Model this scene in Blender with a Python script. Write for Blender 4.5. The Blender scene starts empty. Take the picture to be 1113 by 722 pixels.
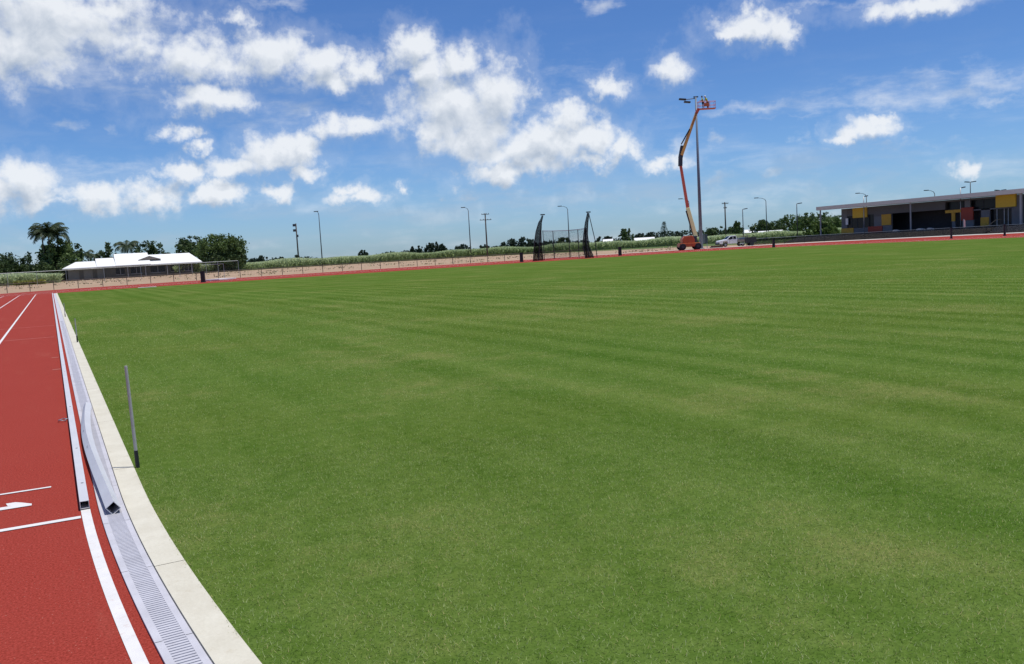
import bpy, bmesh, math, random
import numpy as np
from mathutils import Vector, Matrix

random.seed(7)
RNG = np.random.default_rng(11)
R = math.radians
scn = bpy.context.scene
COL = scn.collection

# ------------------------------------------------------------------ camera
PW, PH, FPX = 1113.0, 722.0, 963.0
ROLL, HY, EYE = R(3.25), 271.5, 1.5
PITCH = math.atan((361 - HY) * math.cos(ROLL) / FPX)
PSI = R(27.256)                       # heading, clockwise from the straight (+Y)

def ray(px, py):
    x, y = px - PW / 2, PH / 2 - py
    c, s = math.cos(ROLL), math.sin(ROLL)
    xr, yr = x * c + y * s, -x * s + y * c
    fw = FPX * math.cos(PITCH) + yr * math.sin(PITCH)
    up = -FPX * math.sin(PITCH) + yr * math.cos(PITCH)
    return Vector((xr * math.cos(PSI) + fw * math.sin(PSI),
                   -xr * math.sin(PSI) + fw * math.cos(PSI), up)), fw

def ground(px, py, z=0.0):
    d, _ = ray(px, py)
    t = (z - EYE) / d.z
    return Vector((d.x * t, d.y * t, z))

def deep(px, py, depth):
    d, fw = ray(px, py)
    t = depth / fw
    return Vector((d.x * t, d.y * t, EYE + d.z * t))

def at_range(px, rng, py=None):
    """a point on the ground in the direction of a column, rng metres away; with py the height too"""
    y = py if py is not None else HY - (px - PW / 2) * math.tan(ROLL)
    d, _ = ray(px, y)
    t = rng / math.hypot(d.x, d.y)
    return Vector((d.x * t, d.y * t, (EYE + d.z * t) if py is not None else 0.0))

cam_d = bpy.data.cameras.new('camera')
cam = bpy.data.objects.new('camera', cam_d)
COL.objects.link(cam)
cam_d.sensor_width = 36.0
cam_d.lens = 36.0 * FPX / PW
cam_d.clip_start, cam_d.clip_end = 0.05, 9000
_f = Vector((math.sin(PSI) * math.cos(PITCH), math.cos(PSI) * math.cos(PITCH), -math.sin(PITCH)))
_r0 = Vector((math.cos(PSI), -math.sin(PSI), 0))
_u0 = _r0.cross(_f)
_r = _r0 * math.cos(ROLL) - _u0 * math.sin(ROLL)
_u = _u0 * math.cos(ROLL) + _r0 * math.sin(ROLL)
cam.matrix_world = Matrix(((_r.x, _u.x, -_f.x, 0), (_r.y, _u.y, -_f.y, 0), (_r.z, _u.z, -_f.z, EYE), (0, 0, 0, 1)))
scn.camera = cam

# ------------------------------------------------------------------ node helpers
class NT:
    def __init__(self, tree):
        self.t = tree; self.n = tree.nodes; self.l = tree.links
    def add(self, typ, ins=None, **props):
        nd = self.n.new(typ)
        for k, v in props.items():
            setattr(nd, k, v)
        for k, v in (ins or {}).items():
            s = nd.inputs[k]
            if isinstance(v, bpy.types.NodeSocket):
                self.l.new(v, s)
            else:
                s.default_value = v
        return nd
    def math(self, op, a, b=0.0, c=0.0, clamp=False):
        return self.add('ShaderNodeMath', {0: a, 1: b, 2: c}, operation=op, use_clamp=clamp).outputs[0]
    def vmath(self, op, a, b=(0, 0, 0), c=(0, 0, 0)):
        nd = self.add('ShaderNodeVectorMath', {0: a, 1: b, 2: c}, operation=op)
        return nd.outputs['Value'] if op in ('LENGTH', 'DOT_PRODUCT') else nd.outputs['Vector']
    def noise(self, vec, scale, detail=3, rough=0.55, dim='3D', dist=0.0):
        return self.add('ShaderNodeTexNoise', {'Vector': vec, 'Scale': scale, 'Detail': detail, 'Roughness': rough, 'Distortion': dist}, noise_dimensions=dim).outputs['Fac']
    def ramp(self, v, lo, hi, a=0.0, b=1.0):
        return self.add('ShaderNodeMapRange', {0: v, 1: lo, 2: hi, 3: a, 4: b}, clamp=True).outputs[0]
    def smooth(self, v, lo, hi, a=0.0, b=1.0):
        return self.add('ShaderNodeMapRange', {0: v, 1: lo, 2: hi, 3: a, 4: b}, clamp=True, interpolation_type='SMOOTHSTEP').outputs[0]
    def mix(self, f, a, b, blend='MIX'):
        nd = self.n.new('ShaderNodeMix'); nd.data_type = 'RGBA'; nd.blend_type = blend
        for i, v in ((0, f), (6, a), (7, b)):
            s = nd.inputs[i]
            if isinstance(v, bpy.types.NodeSocket): self.l.new(v, s)
            else:
                s.default_value = (v if i == 0 else (tuple(v) + (1,))[:4])
        return nd.outputs[2]

def new_mat(name):
    m = bpy.data.materials.new(name); m.use_nodes = True
    nt = NT(m.node_tree)
    return m, nt, m.node_tree.nodes['Principled BSDF']

MATS = {}
def paint(name, col, rough=0.6, metal=0.0, var=0.12, scale=3.0, bump=0.0, bscale=40.0, spec=0.4, dirt=None):
    """plain procedural finish: two octaves of tone wander and an optional bump"""
    if name in MATS: return MATS[name]
    m, nt, b = new_mat(name)
    co = nt.add('ShaderNodeTexCoord').outputs['Object']
    n1 = nt.noise(co, scale, 5, 0.6)
    dark = tuple(c * (1 - var) for c in col); lite = tuple(min(1, c * (1 + var)) for c in col)
    c = nt.mix(nt.ramp(n1, 0.3, 0.7), dark, lite)
    if dirt:
        n2 = nt.noise(co, scale * 3.7, 6, 0.7)
        c = nt.mix(nt.ramp(n2, 0.55, 0.75, 0, 0.7), c, dirt)
    nt.l.new(c, b.inputs['Base Color'])
    b.inputs['Roughness'].default_value = rough
    b.inputs['Metallic'].default_value = metal
    b.inputs['Specular IOR Level'].default_value = spec
    if bump > 0:
        bp = nt.add('ShaderNodeBump', {'Strength': bump, 'Distance': 0.01, 'Height': nt.noise(co, bscale, 4, 0.6)})
        nt.l.new(bp.outputs[0], b.inputs['Normal'])
    MATS[name] = m
    return m

# ------------------------------------------------------------------ mesh helpers
class MB:
    def __init__(self): self.v = []; self.f = []
    def quad(self, *p):
        i = len(self.v); self.v += [tuple(q) for q in p]; self.f.append(tuple(range(i, i + len(p)))); return self
    def box(self, x0, y0, z0, x1, y1, z1):
        return self.hexa([(x0, y0, z0), (x1, y0, z0), (x1, y1, z0), (x0, y1, z0), (x0, y0, z1), (x1, y0, z1), (x1, y1, z1), (x0, y1, z1)])
    def hexa(self, p):
        i = len(self.v); self.v += [tuple(q) for q in p]
        self.f += [tuple(i + k for k in q) for q in ((0, 3, 2, 1), (4, 5, 6, 7), (0, 1, 5, 4), (1, 2, 6, 5), (2, 3, 7, 6), (3, 0, 4, 7))]
        return self
    def beam(self, a, b, w, h=None, up=(0, 0, 1), w2=None, h2=None):
        a, b = Vector(a), Vector(b); d = (b - a).normalized(); upv = Vector(up)
        if abs(d.dot(upv)) > 0.98: upv = Vector((0, 1, 0))
        s = d.cross(upv).normalized(); u = s.cross(d)
        h = h or w; w2 = w2 or w; h2 = h2 or h
        P = []
        for q, ww, hh in ((a, w, h), (b, w2, h2)):
            P.append([q - s * ww / 2 - u * hh / 2, q + s * ww / 2 - u * hh / 2, q + s * ww / 2 + u * hh / 2, q - s * ww / 2 + u * hh / 2])
        return self.hexa(P[0] + P[1])
    def tube(self, pts, rad, n=8, cap=True):
        pts = [Vector(p) for p in pts]
        if not hasattr(rad, '__len__'): rad = [rad] * len(pts)
        i0 = len(self.v)
        for k, p in enumerate(pts):
            d = (pts[min(k + 1, len(pts) - 1)] - pts[max(k - 1, 0)]).normalized()
            ref = Vector((0, 0, 1)) if abs(d.z) < 0.9 else Vector((1, 0, 0))
            s = d.cross(ref).normalized(); u = s.cross(d)
            for j in range(n):
                a = 2 * math.pi * j / n
                self.v.append(tuple(p + (s * math.cos(a) + u * math.sin(a)) * rad[k]))
        for k in range(len(pts) - 1):
            for j in range(n):
                a, b = i0 + k * n + j, i0 + k * n + (j + 1) % n
                self.f.append((a, b, b + n, a + n))
        if cap:
            self.f.append(tuple(i0 + j for j in reversed(range(n))))
            self.f.append(tuple(i0 + (len(pts) - 1) * n + j for j in range(n)))
        return self
    def prism(self, prof, y0, y1, axis='y'):
        """closed outline (x,z) pulled along y"""
        i = len(self.v); n = len(prof)
        for y in (y0, y1):
            for a, b in prof:
                self.v.append((a, y, b) if axis == 'y' else (y, a, b))
        self.f.append(tuple(i + k for k in range(n))); self.f.append(tuple(i + n + k for k in reversed(range(n))))
        for k in range(n):
            self.f.append((i + k, i + n + k, i + n + (k + 1) % n, i + (k + 1) % n))
        return self
    def ellipsoid(self, c, r, nu=12, nv=8):
        i0 = len(self.v); c = Vector(c)
        for a in range(nv + 1):
            t = math.pi * a / nv
            for b in range(nu):
                p = 2 * math.pi * b / nu
                self.v.append((c.x + r[0] * math.sin(t) * math.cos(p), c.y + r[1] * math.sin(t) * math.sin(p), c.z + r[2] * math.cos(t)))
        for a in range(nv):
            for b in range(nu):
                self.f.append((i0 + a * nu + b, i0 + (a + 1) * nu + b, i0 + (a + 1) * nu + (b + 1) % nu, i0 + a * nu + (b + 1) % nu))
        return self
    def build(self, name, mat, parent=None, smooth=False, bevel=0.0, loc=None, rz=None):
        me = bpy.data.meshes.new(name); me.from_pydata(self.v, [], self.f); me.update()
        bm = bmesh.new(); bm.from_mesh(me); bmesh.ops.recalc_face_normals(bm, faces=bm.faces); bm.to_mesh(me); bm.free()
        me.materials.append(mat)
        if smooth: me.polygons.foreach_set('use_smooth', [True] * len(me.polygons))
        o = bpy.data.objects.new(name, me); COL.objects.link(o)
        if parent: o.parent = parent
        if loc is not None: o.location = loc
        if rz is not None: o.rotation_euler.z = rz
        if bevel:
            md = o.modifiers.new('bevel', 'BEVEL'); md.width = bevel; md.segments = 2; md.limit_method = 'ANGLE'
        return o

def np_mesh(name, verts, n_per, mat, parent=None, attr=None, loc=None):
    """many loose polygons of n_per corners each from one array; attr: one grey value per polygon"""
    n = len(verts) // n_per
    me = bpy.data.meshes.new(name)
    me.vertices.add(n * n_per); me.vertices.foreach_set('co', np.ascontiguousarray(verts, dtype=np.float32).ravel())
    me.loops.add(n * n_per); me.loops.foreach_set('vertex_index', np.arange(n * n_per, dtype=np.int32))
    me.polygons.add(n); me.polygons.foreach_set('loop_start', np.arange(0, n * n_per, n_per, dtype=np.int32))
    me.update(calc_edges=True)
    if attr is not None:
        a = me.attributes.new('tone', 'FLOAT', 'POINT'); a.data.foreach_set('value', np.repeat(attr, n_per).astype(np.float32))
    me.materials.append(mat)
    o = bpy.data.objects.new(name, me); COL.objects.link(o)
    if parent: o.parent = parent
    if loc is not None: o.location = loc
    return o

def tag(o, label=None, cat=None, group=None, kind=None):
    if label: o['label'] = label
    if cat: o['category'] = cat
    if group: o['group'] = group
    if kind: o['kind'] = kind
    return o

def thing(name, label, cat, loc=(0, 0, 0), rz=0.0, group=None):
    o = bpy.data.objects.new(name, None); COL.objects.link(o)
    o.location = loc; o.rotation_euler.z = rz; o.empty_display_size = 0.3
    return tag(o, label, cat, group)

def copy_tree(o, parent=None):
    c = o.copy(); COL.objects.link(c)
    if parent: c.parent = parent
    for ch in list(o.children): copy_tree(ch, c)
    return c

# ------------------------------------------------------------------ light and sky
SUN_EL, SUN_AZ = R(76), R(128)          # azimuth clockwise from +Y
sun_d = bpy.data.lights.new('sun', 'SUN'); sun = bpy.data.objects.new('sun', sun_d); COL.objects.link(sun)
sun_d.energy = 4.2; sun_d.angle = R(0.5); sun_d.color = (1.0, 0.955, 0.88)
_s = Vector((math.sin(SUN_AZ) * math.cos(SUN_EL), math.cos(SUN_AZ) * math.cos(SUN_EL), math.sin(SUN_EL)))
sun.rotation_euler = _s.to_track_quat('Z', 'Y').to_euler()
sun.location = (0, 0, 60)

W = bpy.data.worlds.new('World'); scn.world = W; W.use_nodes = True
wt = NT(W.node_tree)
for nd in list(wt.n): wt.n.remove(nd)
out = wt.add('ShaderNodeOutputWorld')
sky = wt.add('ShaderNodeTexSky', sky_type='NISHITA', sun_disc=False, sun_elevation=SUN_EL, sun_rotation=SUN_AZ,
             altitude=0, air_density=1.0, dust_density=0.35, ozone_density=2.2)
tc = wt.add('ShaderNodeTexCoord').outputs['Generated']
xyz = wt.add('ShaderNodeSeparateXYZ', {0: tc})
az = wt.math('ARCTAN2', xyz.outputs[0], xyz.outputs[1])
el = wt.math('ARCSINE', xyz.outputs[2])
sky_col = wt.mix(wt.smooth(el, 0.0, 0.20), wt.vmath('MULTIPLY', sky.outputs[0], (0.56, 0.82, 1.27)), wt.vmath('MULTIPLY', sky.outputs[0], (0.45, 0.69, 1.09)))      # the phone's cool white balance of the sky
bg_sky = wt.add('ShaderNodeBackground', {'Color': sky_col, 'Strength': 0.1})

# the clouds: (column, row, half width, half height, thickness) seen from the track, turned into azimuth and elevation
CLOUDS = [
 (60,36,135,56,.86),(250,74,150,22,.72),(90,208,125,15,.85),(500,118,70,50,.95),(575,162,80,26,.95),
 (45,12,95,50,1.0),(5,48,80,34,1.0),(100,45,55,30,.9),(130,8,60,24,.8),(70,80,110,16,.5),(180,68,70,22,.62),(150,52,60,22,.7),
 (215,62,60,24,.85),(260,22,19,11,.75),(300,62,52,28,1),(345,68,42,22,1),(388,76,26,20,1),(368,90,30,12,.9),(322,36,22,12,.6),(300,2,40,8,.5),
 (235,106,52,18,1),(203,118,26,10,.6),(200,143,20,10,.85),(178,150,18,6,.5),(72,137,26,9,.55),(122,142,9,7,.4),
 (300,167,48,22,.9),(332,158,26,16,.9),(250,185,44,14,.85),(195,188,34,13,.95),(356,140,26,15,.8),(396,137,38,10,.7),(333,122,12,10,.55),(219,162,15,10,.85),
 (235,209,34,13,1),(300,208,25,12,1),(332,189,24,13,.95),
 (33,196,50,26,.95),(0,208,40,25,.9),(104,212,44,18,.95),(165,211,46,18,1),(60,218,90,12,.7),
 (390,216,38,9,.7),(436,207,8,7,.75),(380,208,14,8,.75),(478,213,8,5,.55),(511,215,11,7,.6),(470,229,26,8,.4),
 (448,50,28,24,1.0),(470,76,22,26,1),(500,72,36,22,1),(490,112,48,40,1.05),(540,105,42,45,1.05),(515,150,62,30,1.0),(470,142,28,26,1),
 (590,150,42,24,1),(618,128,30,20,.95),(545,187,52,16,1),(585,178,45,17,.95),(640,150,38,18,.85),(676,162,22,20,.9),(642,172,18,13,.85),(610,104,10,7,.4),
 (662,93,22,16,.95),(730,76,21,16,.8),(815,30,52,17,1),(798,38,34,10,1),(852,32,24,14,1),(822,12,18,14,.8),(660,3,22,10,.6),(640,0,12,6,.5),
 (1000,5,75,10,.7),(950,2,40,6,.6),(880,6,40,5,.45),(942,142,34,15,.95),(953,130,16,12,1),(926,149,24,8,.9),(975,138,24,6,.45),
 (718,177,34,10,.8),(738,166,17,13,.6),(776,198,24,13,.62),(840,190,20,15,.6),(872,148,8,14,.35),(892,143,8,8,.35),(774,150,10,7,.5),
 (693,213,14,9,.5),(1052,184,17,12,.75),(590,215,40,12,.42),(640,205,24,22,.4),(700,225,60,10,.25),(905,220,20,6,.4),
 (1060,97,110,13,.62),(1090,88,70,11,.6),(960,108,130,9,.5),(820,117,120,7,.42),(920,165,150,5,.36),(1080,112,60,5,.45),(1030,75,60,5,.3),(870,125,80,4,.3),
]
P0 = wt.add('ShaderNodeCombineXYZ', {0: az, 1: el, 2: 0.0}).outputs[0]

grp = bpy.data.node_groups.new('cloud_field', 'ShaderNodeTree')
grp.interface.new_socket('P', in_out='INPUT', socket_type='NodeSocketVector')
grp.interface.new_socket('Thickness', in_out='OUTPUT', socket_type='NodeSocketFloat')
gt = NT(grp)
gi = gt.add('NodeGroupInput'); go = gt.add('NodeGroupOutput')
p_in = gi.outputs[0]
warp = gt.add('ShaderNodeTexNoise', {'Vector': p_in, 'Scale': 34.0, 'Detail': 4.0, 'Roughness': 0.6}, noise_dimensions='2D').outputs['Color']
wv = gt.vmath('MULTIPLY_ADD', warp, (0.042, 0.030, 0), (-0.021, -0.015, 0))
pw = gt.vmath('ADD', p_in, wv)
acc, veil = None, None
for (cx, cy, rx, ry, st) in CLOUDS:
    d, _ = ray(cx, cy); d.normalize()
    a, e = math.atan2(d.x, d.y), math.asin(d.z)
    k = math.cos(math.atan((cx - PW / 2) / FPX)) ** 2
    ra, re = 1.16 * rx / FPX * k, 1.14 * ry / FPX * math.sqrt(k)
    q = gt.vmath('MULTIPLY_ADD', pw, (1 / ra, 1 / re, 0), (-a / ra, -e / re, 0))
    ln = gt.vmath('LENGTH', q)
    f = gt.math('MULTIPLY_ADD', ln, -st * 0.9, st)
    if st > 0.66:
        acc = f if acc is None else gt.math('SMOOTH_MAX', acc, f, 0.10)
    else:
        veil = f if veil is None else gt.math('SMOOTH_MAX', veil, f, 0.15)
for (cx, cy, rx, ry, st) in ((120,52,180,58,.62),(60,74,150,34,.62),(320,120,150,60,.30),(100,205,190,34,.5),(540,135,160,70,.36),(1000,100,190,24,.42),(600,215,260,30,.34),(880,210,200,26,.32)):
    d, _ = ray(cx, cy); d.normalize()
    a, e = math.atan2(d.x, d.y), math.asin(d.z)
    k = math.cos(math.atan((cx - PW / 2) / FPX)) ** 2
    q = gt.vmath('MULTIPLY_ADD', pw, (FPX / rx / k, FPX / ry, 0), (-a * FPX / rx / k, -e * FPX / ry, 0))
    veil = gt.math('SMOOTH_MAX', veil, gt.math('MULTIPLY_ADD', gt.vmath('LENGTH', q), -st * 0.9, st), 0.15)
# clouds over the rest of the sky dome, out of the photograph
back = gt.noise(p_in, 2.6, 3, 0.5, '2D')
inside = gt.vmath('LENGTH', gt.vmath('MULTIPLY_ADD', p_in, (1 / 0.85, 1 / 0.55, 0), (-PSI / 0.85, -0.05 / 0.55, 0)))
acc2 = gt.math('SUBTRACT', gt.smooth(inside, 0.95, 1.35, 0, 1), gt.ramp(back, 0.35, 0.75, 2.2, 0.4))
acc = gt.math('MAXIMUM', acc, acc2)
big = gt.noise(p_in, 30.0, 10, 0.60, '2D')
fine = gt.noise(p_in, 95.0, 6, 0.6, '2D')
body = gt.math('MULTIPLY_ADD', acc, 1.75, gt.math('ADD', gt.math('MULTIPLY_ADD', big, 1.9, -0.95), gt.math('MULTIPLY_ADD', gt.noise(p_in, 13.0, 4, 0.6, '2D'), 1.2, -0.62)))
gt.l.new(gt.math('ADD', body, gt.math('MULTIPLY_ADD', fine, 0.5, -0.27)), go.inputs[0])
grp.interface.new_socket('Soft', in_out='OUTPUT', socket_type='NodeSocketFloat')
grp.interface.new_socket('Veil', in_out='OUTPUT', socket_type='NodeSocketFloat')
streak = gt.noise(gt.vmath('MULTIPLY', p_in, (22.0, 70.0, 0)), 1.0, 7, 0.62, '2D')
gt.l.new(gt.math('MULTIPLY_ADD', veil, 1.5, gt.math('MULTIPLY_ADD', streak, 1.3, -0.68)), go.inputs[2])
med = gt.noise(p_in, 30.0, 6, 0.55, '2D', 0.4)
gt.l.new(gt.math('MULTIPLY_ADD', acc, 1.2, gt.math('MULTIPLY', med, 1.5)), go.inputs[1])

def field(pvec):
    nd = wt.n.new('ShaderNodeGroup'); nd.node_tree = grp
    wt.l.new(pvec, nd.inputs[0]); return nd.outputs
F0_ = field(P0); T0 = F0_[0]
F1_ = field(wt.vmath('ADD', P0, (0.006, 0.017, 0)))
T1 = F1_[0]
alpha = wt.smooth(T0, -0.12, 1.25)
alpha = wt.math('MAXIMUM', alpha, wt.smooth(T0, -0.75, 0.35, 0.0, 0.16))
alpha = wt.math('MAXIMUM', alpha, wt.smooth(F0_[2], -0.05, 1.2, 0.0, 0.58))
horizon_fade = wt.smooth(el, -0.005, 0.06, 0.25, 1.0)
wisp = wt.noise(wt.vmath('MULTIPLY', P0, (6.0, 30.0, 0)), 1.0, 6, 0.6, '2D')
haze_a = wt.math('MULTIPLY', wt.smooth(wisp, 0.42, 0.8), wt.smooth(el, 0.0, 0.22, 0.42, 0.02))
alpha = wt.math('MAXIMUM', wt.math('MULTIPLY', alpha, wt.math('MULTIPLY', horizon_fade, 0.94)), haze_a)
soft = wt.math('MULTIPLY', wt.math('SUBTRACT', F0_[1], F1_[1]), 0.86)
lit = wt.math('ADD', wt.math('MULTIPLY', wt.math('SUBTRACT', T0, T1), 0.10), wt.math('ADD', soft, 0.70))
thick = wt.smooth(T0, 0.6, 1.9, 0.0, 0.30)
lit = wt.math('SUBTRACT', lit, thick, clamp=True)
ccol = wt.mix(lit, (0.48, 0.55, 0.65), (0.87, 0.90, 0.94))
bg_cl = wt.add('ShaderNodeBackground', {'Color': ccol, 'Strength': 1.0})
mixs = wt.add('ShaderNodeMixShader', {0: alpha, 1: bg_sky.outputs[0], 2: bg_cl.outputs[0]})
wt.l.new(mixs.outputs[0], out.inputs[0])
W.cycles.sampling_method = 'NONE'

# ------------------------------------------------------------------ the oval: offsets measured from the painted inner line
CR, TAN_Y, END_Y, X0, FARX = 41.5, 6.6, 84.4, 0.035, 78.0
def oval(s, off):
    """s metres along the inner line from the end of the near bend; off metres into the field"""
    if s >= 0: return (X0 + off, TAN_Y + s)
    a = s / CR
    return (X0 + CR - (CR - off) * math.cos(a), TAN_Y + (CR - off) * math.sin(a))
def stations(s0, s1):
    r, s = [], s0
    while s < s1 - 1e-6:
        r.append(s); s += 0.25 if s < 6 else (1.0 if s < 20 else 4.0)
    return r + [s1]
def strip(mb, o0, o1, s0, s1, z, z0=None):
    st = stations(s0, s1)
    i = len(mb.v)
    for s in st:
        a, b = oval(s, o0), oval(s, o1)
        mb.v += [(a[0], a[1], z), (b[0], b[1], z)]
    for k in range(len(st) - 1):
        mb.f.append((i + 2 * k, i + 2 * k + 1, i + 2 * k + 3, i + 2 * k + 2))
    if z0 is not None:
        for side in (0, 1):
            j = len(mb.v)
            for s in st:
                a = oval(s, o1 if side else o0)
                mb.v += [(a[0], a[1], z), (a[0], a[1], z0)]
            for k in range(len(st) - 1):
                mb.f.append((j + 2 * k, j + 2 * k + 1, j + 2 * k + 3, j + 2 * k + 2))
    return mb

def catmull(pts, n=8):
    o = []
    P = [pts[0]] + pts + [pts[-1]]
    for i in range(1, len(P) - 2):
        for k in range(n):
            t = k / n
            o.append(tuple(0.5 * ((2 * P[i][j]) + (-P[i-1][j] + P[i+1][j]) * t + (2*P[i-1][j] - 5*P[i][j] + 4*P[i+1][j] - P[i+2][j]) * t*t + (-P[i-1][j] + 3*P[i][j] - 3*P[i+1][j] + P[i+2][j]) * t**3) for j in (0, 1)))
    return o + [pts[-1]]

OUT = [(-9.85, -70)] + catmull([(-9.85, 20), (-9.85, 60), (-9.85, 84), (-7.6, 97), (0, 105.2), (12, 108.2), (30, 109.0), (52, 108.8), (72, 107.2), (88, 104.5), (97, 99.5), (102, 92), (104.5, 80), (105.5, 60), (106, 30)]) + [(106, -70)]

# ---- materials of the setting
def turf_tone(nt, pos):
    """one tone field for the soil sheet and the blades: mowing lines, worn straw patches, clover-green patches"""
    s = nt.add('ShaderNodeSeparateXYZ', {0: pos})
    X, Y = s.outputs[0], s.outputs[1]
    wob = nt.noise(nt.vmath('MULTIPLY', pos, (0.12, 0.045, 0)), 1.0, 2, 0.5)
    curve = nt.math('MAXIMUM', nt.math('SUBTRACT', 9.0, Y), 0.0)
    xs = nt.math('ADD', nt.math('ADD', X, nt.math('MULTIPLY', nt.math('MULTIPLY', curve, curve), 0.012)), nt.math('MULTIPLY', wob, 1.1))
    st = nt.math('ADD', nt.math('MULTIPLY', nt.math('SINE', nt.math('MULTIPLY', xs, 2 * math.pi / 1.02)), 0.85),
                 nt.math('MULTIPLY', nt.math('SINE', nt.math('MULTIPLY_ADD', xs, 2 * math.pi / 2.9, 1.3)), 0.22))
    st2 = nt.noise(nt.add('ShaderNodeCombineXYZ', {0: nt.math('MULTIPLY', xs, 2.1), 1: nt.math('MULTIPLY', Y, 0.05), 2: 0}).outputs[0], 1.0, 4, 0.6)
    cross = nt.noise(nt.add('ShaderNodeCombineXYZ', {0: nt.math('MULTIPLY', X, 0.04), 1: nt.math('MULTIPLY', Y, 0.35), 2: 3.3}).outputs[0], 1.0, 3, 0.6)
    patch = nt.noise(nt.vmath('MULTIPLY', pos, (1, 0.75, 0)), 0.34, 5, 0.62)
    small = nt.noise(pos, 2.3, 4, 0.6)
    amp = nt.math('MULTIPLY', nt.ramp(nt.noise(nt.vmath('MULTIPLY', pos, (0.5, 0.12, 0)), 1.0, 3, 0.6), 0.32, 0.62, 0.1, 1.0), nt.smooth(X, 2.6, 5.2, 0.12, 1.0))
    hue = nt.smooth(nt.noise(pos, 0.16, 4, 0.6), 0.35, 0.68)
    v = nt.math('ADD', nt.math('MULTIPLY', nt.math('MULTIPLY', st, amp), 0.30), nt.math('MULTIPLY_ADD', st2, 0.8, -0.40))
    v = nt.math('ADD', v, nt.math('MULTIPLY_ADD', cross, 0.35, -0.175))
    v = nt.math('ADD', v, nt.math('MULTIPLY_ADD', patch, 0.9, -0.45))
    v = nt.math('ADD', v, nt.math('MULTIPLY_ADD', small, 0.5, -0.25))
    clump = nt.noise(pos, 8.5, 4, 0.65)
    v = nt.math('ADD', v, nt.math('MULTIPLY_ADD', clump, 0.9, -0.45))
    tone = nt.ramp(v, -0.45, 0.5)
    straw = nt.smooth(nt.math('ADD', nt.math('ADD', patch, nt.math('MULTIPLY', small, 0.35)), nt.math('MULTIPLY', v, 0.12)), 0.66, 0.98)
    return tone, straw, hue

def build_turf_mat(name, blades):
    m, nt, b = new_mat(name)
    pos = nt.add('ShaderNodeNewGeometry').outputs['Position']
    tone, straw, hue = turf_tone(nt, pos)
    if blades:
        at = nt.add('ShaderNodeAttribute', attribute_name='tone').outputs['Fac']
        c = nt.mix(tone, (0.128, 0.232, 0.030), (0.400, 0.505, 0.165))
        c = nt.mix(nt.math('MULTIPLY', hue, 0.55), c, nt.mix(tone, (0.150, 0.220, 0.028), (0.40, 0.465, 0.150)))
        c = nt.mix(nt.ramp(at, 0.25, 1.0, 0.0, 0.85), c, (0.062, 0.130, 0.014))
        c = nt.mix(nt.math('MULTIPLY', nt.math('GREATER_THAN', at, 0.30), nt.math('LESS_THAN', at, 0.48)), c, (0.44, 0.52, 0.22))
        s = nt.math('LESS_THAN', nt.math('MULTIPLY_ADD', straw, -0.62, at), 0.045)
        c = nt.mix(s, c, (0.48, 0.46, 0.19))
        b.inputs['Base Color'].default_value = (0, 0, 0, 1)
        nt.l.new(c, b.inputs['Base Color'])
        b.inputs['Roughness'].default_value = 0.7; b.inputs['Specular IOR Level'].default_value = 0.04
        tr = nt.add('ShaderNodeBsdfTranslucent', {'Color': c})
        mx = nt.add('ShaderNodeMixShader', {0: 0.45, 1: b.outputs[0], 2: tr.outputs[0]})
        nt.l.new(mx.outputs[0], nt.n['Material Output'].inputs[0])
    else:
        sp = nt.noise(pos, 55.0, 3, 0.7)
        sp2 = nt.noise(pos, 9.0, 4, 0.7)
        c = nt.mix(tone, (0.055, 0.122, 0.013), (0.158, 0.226, 0.050))
        c = nt.mix(nt.math('MULTIPLY', hue, 0.55), c, nt.mix(tone, (0.078, 0.120, 0.014), (0.168, 0.212, 0.048)))
        c = nt.mix(nt.math('MULTIPLY', straw, 0.55), c, (0.23, 0.22, 0.08))
        c = nt.mix(nt.ramp(sp, 0.25, 0.75, 0.6, 0.0), c, (0.028, 0.06, 0.008))
        c = nt.mix(nt.ramp(sp2, 0.45, 0.75, 0.0, 0.35), c, (0.13, 0.19, 0.05))
        nt.l.new(c, b.inputs['Base Color'])
        b.inputs['Roughness'].default_value = 0.95; b.inputs['Specular IOR Level'].default_value = 0.0
        bp = nt.add('ShaderNodeBump', {'Strength': 0.5, 'Distance': 0.02, 'Height': sp})
        nt.l.new(bp.outputs[0], b.inputs['Normal'])
    return m
M_TURF = build_turf_mat('turf_soil', False)
M_BLADE = build_turf_mat('turf_blade', True)

m, nt, b = new_mat('red_synthetic')
pos = nt.add('ShaderNodeNewGeometry').outputs['Position']
g1 = nt.noise(pos, 85.0, 4, 0.75); g2 = nt.noise(pos, 1.1, 5, 0.6); g3 = nt.noise(pos, 28.0, 4, 0.7)
sep = nt.add('ShaderNodeSeparateXYZ', {0: pos})
c = nt.mix(nt.ramp(g1, 0.34, 0.66), (0.165, 0.020, 0.011), (0.395, 0.061, 0.045))
c = nt.mix(nt.ramp(g2, 0.3, 0.75, 0.0, 0.25), c, (0.30, 0.052, 0.037))
c = nt.mix(nt.ramp(g3, 0.62, 0.8, 0.0, 0.3), c, (0.38, 0.10, 0.08))
spk = nt.noise(pos, 75.0, 1, 0.5)
c = nt.mix(nt.ramp(spk, 0.71, 0.77, 0.0, 0.55), c, (0.52, 0.26, 0.20))
scf = nt.noise(nt.vmath('MULTIPLY', pos, (2.2, 0.35, 0)), 1.0, 6, 0.7)
c = nt.mix(nt.ramp(scf, 0.56, 0.78, 0.0, 0.22), c, (0.42, 0.16, 0.11))
c = nt.mix(nt.ramp(scf, 0.22, 0.42, 0.22, 0.0), c, (0.13, 0.02, 0.014))
nt.l.new(c, b.inputs['Base Color']); b.inputs['Roughness'].default_value = 0.9; b.inputs['Specular IOR Level'].default_value = 0.05
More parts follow.
